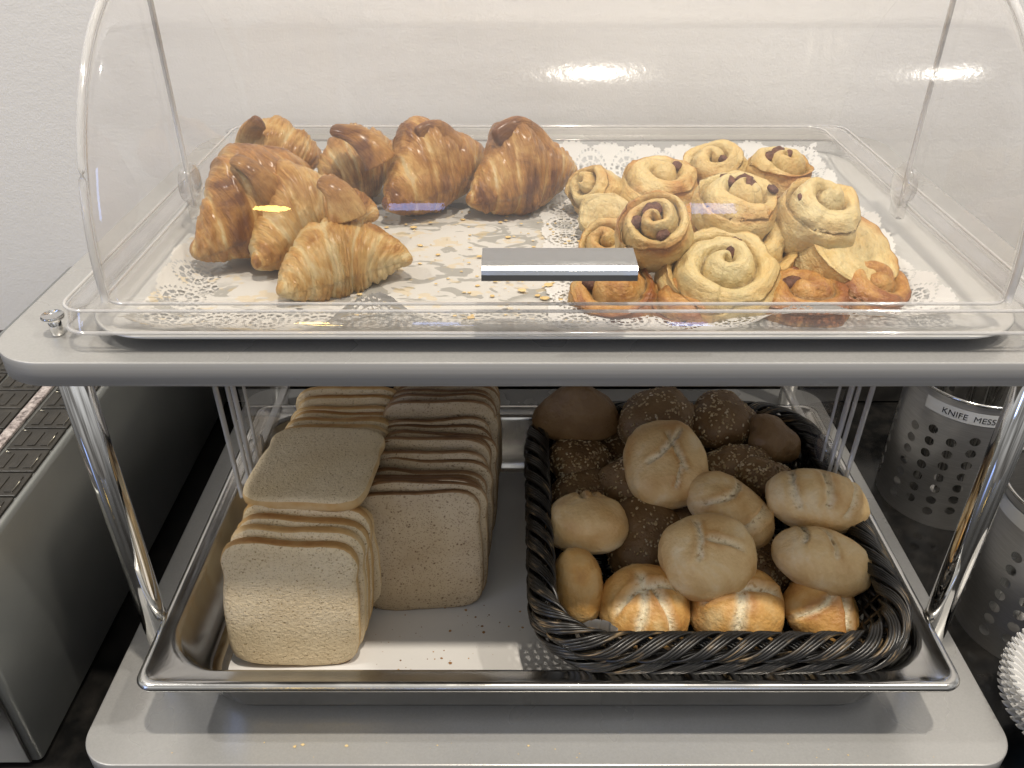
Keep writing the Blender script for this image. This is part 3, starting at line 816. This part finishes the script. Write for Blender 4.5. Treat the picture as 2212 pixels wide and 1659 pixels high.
# ------------------------------------------------------------------ toast slices
def slice_(label, loc, rot, w, h, th, brown, seed, group, bow=.0):
    random.seed(seed); o = seed*1.9
    n = 72; P = []
    for k in range(n):
        a = 2*math.pi*k/n; cx, sy = math.cos(a), math.sin(a)
        e = 5.5
        r = 1/((abs(cx)**e+abs(sy)**e)**(1/e))
        x = r*cx*w/2; z = r*sy*h/2
        tz = z/(h/2)
        x *= 1-.035*math.exp(-((tz-.45)/.16)**2)+.02*math.exp(-((tz-.75)/.2)**2)-.012*(tz < -.9)
        z -= (.0014+.0010*math.sin(seed))*math.exp(-((x-.008*math.sin(seed*2.3))/(w*.24))**2) if sy > .3 else 0
        j = 1+.014*nz((cx, sy, 0), 2.2, o)+.006*nz((cx, sy, 0), 9, o)
        P.append((x*j, z*j))
    P = np.array(P)
    rings = [.0, .2, .4, .6, .8, .90, .945, .975, .992]
    ed = {.945: .0003, .975: .0011, .992: .0022}
    def bowf(x, z): return bow*((x/(w/2))**2)+.0012*nz((x*30, 0, z*30), 1, o)
    def face(sgn):
        V = []; 
        for q in rings[1:]:
            for x, z in P*q:
                yy = sgn*(th/2-ed.get(q, 0)); V.append((x, yy+bowf(x, z), z+h/2))
        V.append((0, sgn*th/2+bowf(0, 0), h/2))
        F = grid_faces(len(rings)-1, n, False, True); ci = len(V)-1
        F += [[ci, k, (k+1) % n] for k in range(n)]
        if sgn < 0: F = [f[::-1] for f in F]
        return V, F
    g = Geo(); V, F = face(-1); g.add(V, F); V, F = face(1); g.add(V, F)
    ob = g.build('toast_slice', MAT['crumb_brown' if brown else 'crumb_white'], loc=loc, rot=rot)
    tag(ob, label, 'toast slice', group)
    g = Geo(); V = []; bk = []
    prof = [(-1, .984), (-.85, .996), (-.5, 1.004), (0, 1.006), (.5, 1.004), (.85, .996), (1, .984)]
    tonev = random.uniform(-.15, .2)
    for t, s_ in prof:
        for x, z in P:
            ww = 1+(s_-1)+.006*nz((x*60, t, z*60), 1, o)
            yy = t*(th/2-.0018)+bowf(x, z); V.append((x*ww, yy, z*ww+h/2))
            top = max(0, z/(h/2)); mid_ = 1-abs(x/(w/2))
            bk.append(.22+tonev+((.78 if brown else .58)*top*min(1, mid_*1.9))*(1-.75*abs(t)**3)+.15*(z < -.4*h)+.25*nz((x*25, t*.6, z*25), 1, o))
    g.add(V, grid_faces(len(prof), n, False, True), bake=bk)
    g.build('crust', MAT['crust_brown' if brown else 'crust_white'], ob)
    return ob
ORD = ['first', 'second', 'third', 'fourth', 'fifth', 'sixth', 'seventh', 'eighth', 'ninth', 'tenth', 'eleventh', 'twelfth', 'thirteenth', 'fourteenth', 'fifteenth', 'sixteenth', 'seventeenth', 'eighteenth']
GL = 'white toast slices in the left stack'; GR = 'brown toast slices in the right stack'
y = .4160
for i in range(4):
    nm = ['frontmost white toast slice with its whole face showing', 'second white toast slice from the front of the left stack', 'third white toast slice from the front of the left stack', 'fourth white toast slice, just in front of the one lying flat'][i]
    slice_(nm, (-.187+[0, .003, .004, .005][i], y+.0118*i, .0470), (R(-6), R(4.2), R([1.5, .5, -1, -2][i])), .0965, .113+[0, .002, .001, .004][i], .0112, False, 20+i, GL, .0008)
y0 = .4690
for i in range(16):
    slice_(f'{ORD[i]} white toast slice behind the flat one in the left stack', (-.176+random.uniform(-.0015, .0015)+.0005*i, y0+.0097*i, .0462), (R(-4+random.uniform(-2, 2)), R(random.uniform(-1, 1)), R(random.uniform(-1.5, 1.5))), .097, .106+.004*math.sin(i*.9)+(.005 if i > 8 else 0), .0091, False, 40+i, GL, .0012)
slice_('white toast slice lying flat on top of the left stack', (-.179, .4580, .1640), (R(-92), R(-2), R(-5)), .0935, .097, .0115, False, 99, GL, .001)
y0 = .4700
for i in range(18):
    slice_(('frontmost brown toast slice with its whole face showing' if i == 0 else f'{ORD[i]} brown toast slice from the front of the right stack'),
           (-.0945+.0006*i+random.uniform(-.0015, .0015), y0+.0091*i, .0462), (R(-5+random.uniform(-2.5, 2.5)), R(random.uniform(-1.8, 1.8)), R(random.uniform(-3, 3))), .099, .112+.003*math.sin(i*1.1)+(.004 if i > 12 else 0), .0086, True, 60+i, GR, .0015)

# ------------------------------------------------------------------ wicker basket
bcx, bcy = .1220, .5095
bk = empty('wicker_basket', (bcx, bcy, .047)); tag(bk, 'dark brown wicker basket full of bread rolls in the steel pan', 'basket')
def rpath(hx, hy, r, n=420):
    p = rrect(hx, hy, r, 24); p = np.vstack([p, p[:1]])
    L = np.concatenate([[0], np.cumsum(np.hypot(*np.diff(p, axis=0).T))]); s = np.linspace(0, L[-1], n, endpoint=False)
    return np.column_stack([np.interp(s, L, p[:, 0]), np.interp(s, L, p[:, 1])]), L[-1]
def nrm(p):
    t = np.roll(p, -1, 0)-np.roll(p, 1, 0); t /= np.linalg.norm(t, axis=1)[:, None]
    return np.column_stack([t[:, 1], -t[:, 0]])
def rope(g, hx, hy, r, z, a_, b_, turns, groups, per, rs, sgn, spread, tilt=0.0):
    n = turns*26; p, L = rpath(hx, hy, r, n); N = nrm(p); s = np.arange(n)/n
    for q in range(groups):
        for k in range(per):
            ph = 2*math.pi*(q/groups)+(k-(per-1)/2)*spread
            th = sgn*2*math.pi*turns*s+ph+.10*np.sin(2*math.pi*s*9+q)
            jit = 1+.05*np.sin(s*60+q*2+k)
            out = a_*np.cos(th)*jit; up_ = b_*np.sin(th)*jit
            o2 = out*math.cos(tilt)-up_*math.sin(tilt); u2 = out*math.sin(tilt)+up_*math.cos(tilt)
            P = np.column_stack([p+N*o2[:, None], z+u2])
            tube(g, P, rs, 6, True, vs=q*.37+k*.11)
g = Geo()
rope(g, .1240, .1385, .047, .0705, .0092, .0068, 12, 4, 4, .00145, 1, .27, -.3)
rm = g.build('rim', MAT['wicker'], bk)
g = Geo(); rope(g, .1275, .1415, .049, .0590, .0066, .0066, 9, 4, 4, .00145, 1, .30, -.5); g.build('rim_border', MAT['wicker'], rm)
g = Geo(); nst = 76
for row in range(13):
    t = row/12; z = .003+t*.053; hx = .1035+.0165*t; hyb = .1155+.0175*t
    p, L = rpath(hx, hyb, .040+.006*t, nst*8); N = nrm(p); s = np.arange(len(p))/len(p)
    w_ = .0021*np.cos(math.pi*nst*s+(row % 2)*math.pi)
    tube(g, np.column_stack([p+N*w_[:, None], z+.0004*np.sin(s*90+row)]), .00175, 6, True, vs=row*.31)
for k in range(nst):
    V = []
    for t in np.linspace(0, 1, 6):
        hx = .1035+.0165*t; hyb = .1155+.0175*t; p, L = rpath(hx, hyb, .040+.006*t, nst)
        V.append((*p[k], .001+t*.064))
    tube(g, V, .0015, 6)
g.build('woven_wall', MAT['wicker'], bk)
g = Geo()
for k in range(34):
    yy = -.110+k*.0067; hx = .098 if abs(yy) < .09 else .075
    tube(g, [(x, yy, .0030+.0012*math.cos(x*260+(k % 2)*math.pi)) for x in np.linspace(-hx, hx, 50)], .0018, 5)
for k in range(15): tube(g, [(-.095+k*.0136, -.112, .003), (-.095+k*.0136, .112, .003)], .0017, 5)
g.build('woven_floor', MAT['wicker'], bk)
g = Geo(); V = []
for i in range(26):
    for j in range(14):
        a = i/25*math.pi; V.append((-.088+.018*math.cos(a)*(1-.12*j/13)+.0015*math.sin(i*1.7), -.109-.010*j/13, .045+.030*j/13*math.sin(a)**.5+.001*math.sin(i*2.1)))
g.add(V, grid_faces(26, 14)); lin = g.build('basket_paper', MAT['paper'], loc=(bcx, bcy, .047)); tag(lin, 'small scalloped scrap of white paper at the front left inside of the basket', 'paper')

# ------------------------------------------------------------------ rolls
def roll(label, x, y, w, Z, hpx, rz=0, tilt=(0, 0), kind='kaiser', cuts=(), seed=0, c=.62, elong=None, mat=None):
    p, t = at(x, y, Z=Z); a = w*t/FD/2; o = seed*4.3+2
    phi = math.atan2(CAM.z-p.z, math.hypot(p.x-CAM.x, p.y))
    cz = a*c; hh = hpx*t/FD/2
    b = math.sqrt(max((hh*hh-(cz*math.cos(phi))**2), (a*.55*math.sin(phi))**2))/math.sin(phi); b = min(b, a*1.25)
    if elong: a, b = a*elong[0], a*elong[1]
    nu, nv = 56, 84; V = []; bk = []; gr = []; pts = []
    tri = kind in ('seeded', 'plain'); lob = 0 if c > .9 else 1
    for i in range(nu):
        th = math.pi*i/(nu-1)
        for j in range(nv):
            f_ = 2*math.pi*j/nv
            n = Vector((math.sin(th)*math.cos(f_), math.sin(th)*math.sin(f_), math.cos(th)))
            r = 1+.07*nz(n, 1.3, o)+.022*nz(n, 4, o)+.006*nz(n, 12, o)
            e = 2.35; r *= 1/((abs(n.x)**e+abs(n.y)**e+abs(n.z)**e)**(1/e))**.8
            if tri and lob: r *= 1+.085*math.cos(3*f_+seed)*math.sin(th)**2-.03*math.cos(6*f_+2*seed)*math.sin(th)
            if n.z < -.25: r *= 1-.30*(-n.z-.25)
            if kind == 'plain' and c > .9: n = Vector((n.x*(1-.42*max(-.3, n.z)), n.y*(1-.42*max(-.3, n.z)), n.z))
            gv = 0; dp = 0; lip = 0
            for (ca, off, curve, wd, dpth, a0, a1) in cuts:
                u = n.x*math.cos(R(ca))+n.y*math.sin(R(ca)); v = -n.x*math.sin(R(ca))+n.y*math.cos(R(ca))
                if n.z > -.25 and a0 <= u <= a1:
                    dist = v-off-curve*u*u+.02*nz(n, 5, o)
                    fade = min(1, (u-a0)/.12, (a1-u)/.12)*min(1, (n.z+.25)/.3)
                    wd_ = wd*1.35*(1+.5*nz(n, 4, o+2)); q = math.exp(-(dist/wd_)**2)*fade; dp = max(dp, q*dpth*1.35); gv = max(gv, q)
                    sh = math.exp(-((abs(dist)-wd*2.6)/(wd*1.3))**2)*fade; dp -= sh*dpth*.55; lip = max(lip, sh)
            r *= 1-dp
            q = Vector((n.x*a*r, n.y*b*r, n.z*cz*r)); V.append(q); pts.append(n)
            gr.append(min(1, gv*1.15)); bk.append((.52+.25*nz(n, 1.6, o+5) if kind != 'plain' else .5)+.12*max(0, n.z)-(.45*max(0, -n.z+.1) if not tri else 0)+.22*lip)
    F = [[q_[0], q_[1], q_[2], q_[3]] for q_ in grid_faces(nu, nv, False, True)]
    g = Geo(); g.add(V, F, None, bake=bk, groove=gr)
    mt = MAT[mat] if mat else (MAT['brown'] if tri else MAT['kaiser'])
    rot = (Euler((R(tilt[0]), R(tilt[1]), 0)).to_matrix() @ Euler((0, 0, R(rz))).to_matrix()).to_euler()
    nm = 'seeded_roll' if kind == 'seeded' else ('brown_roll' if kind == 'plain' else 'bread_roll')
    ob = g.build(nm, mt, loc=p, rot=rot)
    tag(ob, label, 'bread roll', 'dark rolls in the basket' if tri else 'pale rolls in the basket')
    if kind == 'seeded':
        random.seed(seed+500); g = Geo(); nc = 0
        while nc < 420:
            i = random.randint(2, int(nu*.62)); j = random.randrange(nv)
            if random.random() > math.sin(math.pi*i/(nu-1))+.1: continue
            if nz(pts[i*nv+j], 2.6, o+8) < -.12 and random.random() < .8: continue
            q = V[i*nv+j]; n = Vector((q.x/a/a, q.y/b/b, q.z/cz/cz)).normalized()
            t1 = n.orthogonal().normalized(); ang = random.random()*6.28
            t1 = Matrix.Rotation(ang, 3, n) @ t1; t2 = n.cross(t1)
            s1 = random.choice((.0010, .0013, .0017)); s2 = s1*.6; s3 = s1*.4
            q = q+n*.0003+t1*random.uniform(-.001, .001)
            VV = [q+t1*s1, q+t1*s1*.5+t2*s2, q-t1*s1*.6+t2*s2*.9, q-t1*s1, q-t1*s1*.6-t2*s2*.9, q+t1*s1*.5-t2*s2, q+n*s3, q-n*s3]
            g.add(VV, [[6, k, (k+1) % 6] for k in range(6)]+[[7, (k+1) % 6, k] for k in range(6)]); nc += 1
        so = g.build('seeds', MAT['seed'], ob); so['kind'] = 'stuff'
    return ob
CR = ((0, 0, .10, .045, .11, -.85, .85), (92, .05, -.1, .04, .09, -.8, .8))
RL = [
 # back layer, dark
 ('plain brown cone shaped roll standing upside down in the back left corner of the basket', 1246, 895, 178, .132, 150, 0, (10, 0), 'plain', (), 1, .95, None, None),
 ('seed covered dark roll behind the topmost round pale roll', 1420, 905, 178, .128, 118, 15, (20, 0), 'seeded', (), 2, .62, None, None),
 ('seed covered dark roll in the middle of the back row', 1556, 908, 150, .127, 108, 40, (15, 10), 'seeded', (), 3, .62, None, None),
 ('plain dark wedge shaped roll at the back right of the basket', 1668, 952, 100, .122, 128, 80, (30, 30), 'plain', (), 4, .80, None, None),
 ('shaded seeded roll under the cone shaped one on the left', 1250, 1000, 130, .103, 96, 0, (10, 0), 'seeded', (), 5, .62, None, None),
 ('shaded seeded roll just above the pale roll on the left side', 1258, 1072, 145, .094, 100, 30, (20, 0), 'seeded', (), 6, .6, None, None),
 ('long seeded roll running diagonally below the topmost round pale roll', 1392, 1062, 200, .100, 130, -28, (20, 14), 'seeded', (), 7, .55, (1.0, .68), None),
 ('large seeded roll between the left pale roll and the centre front pale roll', 1402, 1175, 190, .086, 170, 20, (35, 0), 'seeded', (), 8, .62, None, None),
 ('seeded roll right of the topmost round pale roll', 1590, 1012, 170, .110, 90, 0, (20, 0), 'seeded', (), 9, .6, None, None),
 ('reddish seeded roll half hidden behind the long pale roll at the right', 1655, 1038, 135, .112, 86, -20, (20, 10), 'seeded', (), 10, .6, None, None),
 ('seeded roll deep in the basket right of the cone shaped roll', 1345, 975, 120, .095, 90, 0, (10, 0), 'seeded', (), 11, .6, None, None),
 ('dark roll deep below the back row', 1560, 955, 150, .098, 80, 0, (5, 0), 'plain', (), 12, .6, None, None),
 ('dark seeded roll showing between the right hand pale rolls', 1650, 1225, 130, .080, 110, 0, (20, 0), 'seeded', (), 13, .7, None, None),
 ('small brown roll peeking out between the centre pale rolls', 1478, 1130, 90, .095, 60, 0, (0, 0), 'plain', (), 14, .7, None, None),
 ('dark roll deep in the front of the basket', 1500, 1270, 180, .070, 110, 0, (0, 0), 'plain', (), 15, .6, None, None),
 # pale rolls
 ('round pale roll with a star cut on top of the pile at the back', 1437, 1002, 176, .131, 152, 0, (26, -6), 'kaiser', ((35, .10, .25, .045, .10, -.55, .75), (110, -.25, .0, .04, .09, -.55, .5), (70, -.38, .1, .025, .07, -.7, .1)), 21, .62, None, None),
 ('oval pale roll lying diagonally in the middle with two cuts', 1577, 1104, 200, .117, 150, -38, (30, 6), 'kaiser', ((80, .22, .35, .05, .10, -.8, .8), (85, -.50, .2, .05, .10, -.8, .8)), 22, .60, (1.0, .66), None),
 ('long pale roll with three cuts at the right above another', 1763, 1084, 220, .128, 126, -8, (30, 4), 'kaiser', ((92, -.05, .1, .055, .11, -.55, .9), (98, .60, -.2, .04, .07, -.6, .9), (80, -.55, .2, .035, .06, -.6, .9)), 23, .58, (1.0, .62), None),
 ('long smooth pale roll below the three cut roll at the right', 1777, 1213, 216, .112, 138, -16, (34, 6), 'kaiser', ((95, -.02, .25, .035, .08, -.15, .9), (80, .6, .4, .03, .06, -.1, .9)), 24, .60, (1.0, .64), None),
 ('smooth oval pale roll in the centre above the front row', 1527, 1200, 204, .120, 158, 12, (32, 0), 'kaiser', ((70, .25, .3, .045, .08, -.35, .7), (-22, .22, -.25, .045, .09, -.20, .7)), 25, .62, None, None),
 ('smooth pale roll with a notched top against the left side', 1266, 1134, 182, .108, 136, 0, (-8, 0), 'kaiser', ((85, .10, .3, .05, .13, .05, .98), (100, -.25, .1, .045, .09, .2, .98)), 26, .70, None, None),
 ('narrow golden roll standing on end in the front left corner', 1250, 1266, 112, .096, 190, 90, (48, -10), 'kaiser', (), 27, .95, (1.45, .95), 'golden'),
 ('golden star cut roll in the front row second from the left', 1393, 1312, 194, .088, 168, 0, (36, 0), 'kaiser', ((84, .12, .2, .075, .12, -.9, .7), (20, .36, -.5, .055, .12, -.8, .8), (120, -.28, .3, .05, .10, -.8, .3)), 28, .72, None, 'golden'),
 ('golden roll with deep pale cuts in the centre of the front row', 1592, 1312, 206, .088, 164, 0, (34, 4), 'kaiser', ((88, .12, .15, .085, .14, -.9, .8), (8, .34, -.3, .06, .12, -.9, .9)), 29, .70, None, 'golden'),
 ('small golden roll at the right end of the front row', 1772, 1318, 160, .082, 130, -10, (30, 10), 'kaiser', ((60, .15, .4, .06, .12, -.9, .9), (110, -.42, .2, .07, .12, -.9, .7)), 30, .68, None, 'golden'),
]
for lb, x, y, w, Z, hp, rz_, tl, kd, cu, sd, cc, el, mt in RL:
    roll(lb, x, y, w, Z, hp, rz_, tl, kd, cu, sd, cc, el, mt)

# ------------------------------------------------------------------ cutlery holders
def can(label, x, y, a_off, text, lab):
    rt = empty('cutlery_holder', (x, y, 0)); tag(rt, label, 'cutlery holder', 'perforated steel cutlery holders')
    g = Geo(); rad = .0585; H = .145
    ncol = 20; wa = 2*math.pi/ncol; hr = .0046; K = 16
    def P(a, z): return (rad*math.cos(a), rad*math.sin(a), z)
    for cI in range(ncol):
        a0 = a_off+cI*wa; holes = (cI % 5) != 4
        zb, zt = .010, .118
        offz = .0069 if cI % 2 else 0
        zs = [zb+offz+k*.0138 for k in range(8)]
        zs = [z for z in zs if z+.0138 <= zt]
        def quad(z0, z1):
            nn = 5; V = [P(a0+wa*k/(nn-1), z) for z in (z0, z1) for k in range(nn)]
            g.add(V, grid_faces(2, nn))
        if not holes: quad(0, H); continue
        quad(0, zs[0])
        for z0 in zs:
            ac, zc = a0+wa/2, z0+.0069; hw, hh = wa/2, .0069
            ring_o, ring_i = [], []
            for k in range(K):
                t = 2*math.pi*k/K+math.pi/4
                cx, sx = math.cos(t), math.sin(t); m_ = max(abs(cx), abs(sx))
                ring_o.append(P(ac+hw*cx/m_, zc+hh*sx/m_)); ring_i.append(P(ac+hr/rad*cx, zc+hr*sx))
            g.add(ring_o+ring_i, grid_faces(2, K, False, True))
        quad(zs[-1]+.0138, H)
    body = g.build('body', MAT['brushed'], rt)
    bmm = bmesh.new(); bmm.from_mesh(body.data); bmesh.ops.remove_doubles(bmm, verts=bmm.verts, dist=.00003); bmm.to_mesh(body.data); bmm.free()
    g = Geo(); k = 72; aa = np.arange(k)/k*6.28318
    prof = [(rad-.0012, H-.001), (rad+.0006, H-.001), (rad+.0014, H+.0004), (rad+.0008, H+.0018), (rad-.0008, H+.0018), (rad-.0016, H+.0004)]
    g.add([(q*math.cos(t), q*math.sin(t), z) for q, z in prof for t in aa], grid_faces(len(prof), k, True, True)); g.build('rim', MAT['steel'], rt)
    g = Geo(); cyl(g, 0, 0, .0006, .0016, rad-.0012, 48, .0002); g.build('bottom', MAT['brushed'], rt)
    # paper label
    a0, a1 = lab; g = Geo(); nn = 40
    V = [((rad+.0005)*math.cos(a), (rad+.0005)*math.sin(a), z) for z in (.1245, .1375) for a in np.linspace(a0, a1, nn)]
    g.add(V, grid_faces(2, nn)); lo = g.build('label', MAT['label'], rt)
    if text:
        cu = bpy.data.curves.new('t', 'FONT'); cu.body = text; cu.size = .0084; cu.align_x = 'LEFT'; cu.resolution_u = 6
        to = bpy.data.objects.new('t', cu); C.objects.link(to); bpy.context.view_layer.update()
        me = bpy.data.meshes.new_from_object(to.evaluated_get(bpy.context.evaluated_depsgraph_get()))
        bpy.data.objects.remove(to)
        for v in me.vertices:
            a = a0+.28+v.co.x/rad
            z = .1277+v.co.y; v.co = ((rad+.0008)*math.cos(a), (rad+.0008)*math.sin(a), z)
        me.materials.clear(); me.materials.append(MAT['ink'])
        to = bpy.data.objects.new('lettering', me); C.objects.link(to); to.parent = lo
    return rt
can('perforated steel holder of knives with the printed KNIFE label', .416, .668, R(190), 'KNIFE  MESSER', (R(203), R(312)))
can('perforated steel holder with a blank label nearest the front right', .421, .497, R(196), '', (R(160), R(207)))
def utensil(name, label, cat, group, x, y, lean, rz_, L, w, mat, z0=.004, tip='round'):
    g = Geo(); n = 16; V = []
    for i in range(n):
        t = i/(n-1); ww = w*(.62+.38*t) if tip == 'round' else w*(1-.2*t)
        if t > .9: ww *= math.sqrt(max(.03, 1-((t-.9)/.1)**2))
        tk = .0014+.0022*(t > .35)*math.sin(min(1, (t-.3)/.7)*math.pi)**.5 if t > .32 else .0012
        for j in range(10):
            a = 2*math.pi*j/10; V.append((ww/2*math.cos(a), tk*math.sin(a), t*L))
    g.add(V, grid_faces(n, 10, False, True)+[list(range(10)), [(n-1)*10+i for i in range(10)][::-1]])
    o = g.build(name, mat, loc=(x, y, z0), rot=(R(lean[0]), R(lean[1]), R(rz_))); tag(o, label, cat, group)
random.seed(5)
for k in range(12):
    a = k/12*6.283; r_ = .012+.026*((k*7) % 5)/4
    utensil('table_knife', 'steel knife handle standing in the holder labelled KNIFE', 'knife', 'knives in the labelled holder', .416+r_*math.cos(a), .668+r_*math.sin(a), (random.uniform(-5, 5), random.uniform(-5, 5)), random.uniform(0, 180), random.uniform(.175, .20), .016, MAT['chrome'])
for k in range(9):
    a = k/9*6.283; r_ = .010+.026*((k*7) % 5)/4
    cl = k % 2 == 0
    utensil('plastic_knife' if cl else 'table_fork', 'clear plastic utensil standing in the front right holder' if cl else 'steel utensil handle standing in the front right holder', 'plastic utensil' if cl else 'fork',
            'clear utensils in the front right holder' if cl else 'steel utensils in the front right holder', .421+r_*math.cos(a), .497+r_*math.sin(a), (random.uniform(-4, 6), random.uniform(-8, 3)), random.uniform(0, 180), random.uniform(.17, .20), .017, MAT['plastic_clear'] if cl else MAT['chrome'])

# ------------------------------------------------------------------ blue bowl with fluted paper cups
bx, by = .3905, .374
g = Geo(); k = 64; aa = np.arange(k)/k*6.28318
prof = [(.0005, .004), (.022, .004), (.024, 0.0005), (.027, .001), (.030, .010), (.043, .026), (.052, .044), (.0525, .0455), (.051, .0455), (.041, .027), (.027, .012), (.0005, .009)]
g.add([(q*math.cos(t), q*math.sin(t), z) for q, z in prof for t in aa], grid_faces(len(prof), k, False, True))
bo = g.build('bowl', MAT['blue'], loc=(bx, by, 0)); tag(bo, 'light blue bowl at the front right corner holding paper cups', 'bowl')
for q in range(6):
    g = Geo(); k = 240; nr_ = 12; V = []
    for i in range(nr_):
        t = i/(nr_-1)
        for j in range(k):
            a = 2*math.pi*j/k
            r_ = .028+.030*t; am = .0016*min(1, t*3)+.0009*t
            rr = r_+am*(1 if (j//2) % 2 else -1)*.9
            V.append((rr*math.cos(a), rr*math.sin(a), .030*t+.0012*(1 if (j//2) % 2 else -1)*(t > .95)))
    V.append((0, 0, 0)); F = grid_faces(nr_, k, False, True)+[[nr_*k, j, (j+1) % k] for j in range(k)]
    g.add(V, F)
    o = g.build('paper_cup', MAT['doily'], smooth=False, loc=(bx+random.uniform(-.001, .001), by+random.uniform(-.001, .001), .024+q*.0042), rot=(R(random.uniform(-2, 2)), R(-8+random.uniform(-2, 2)), random.random()))
    tag(o, 'top white fluted paper cup of the stack in the blue bowl' if q == 5 else 'white fluted paper cup stacked below the top one in the blue bowl', 'paper cup', 'stacked fluted paper cups')

for me in bpy.data.meshes:
    me.validate()
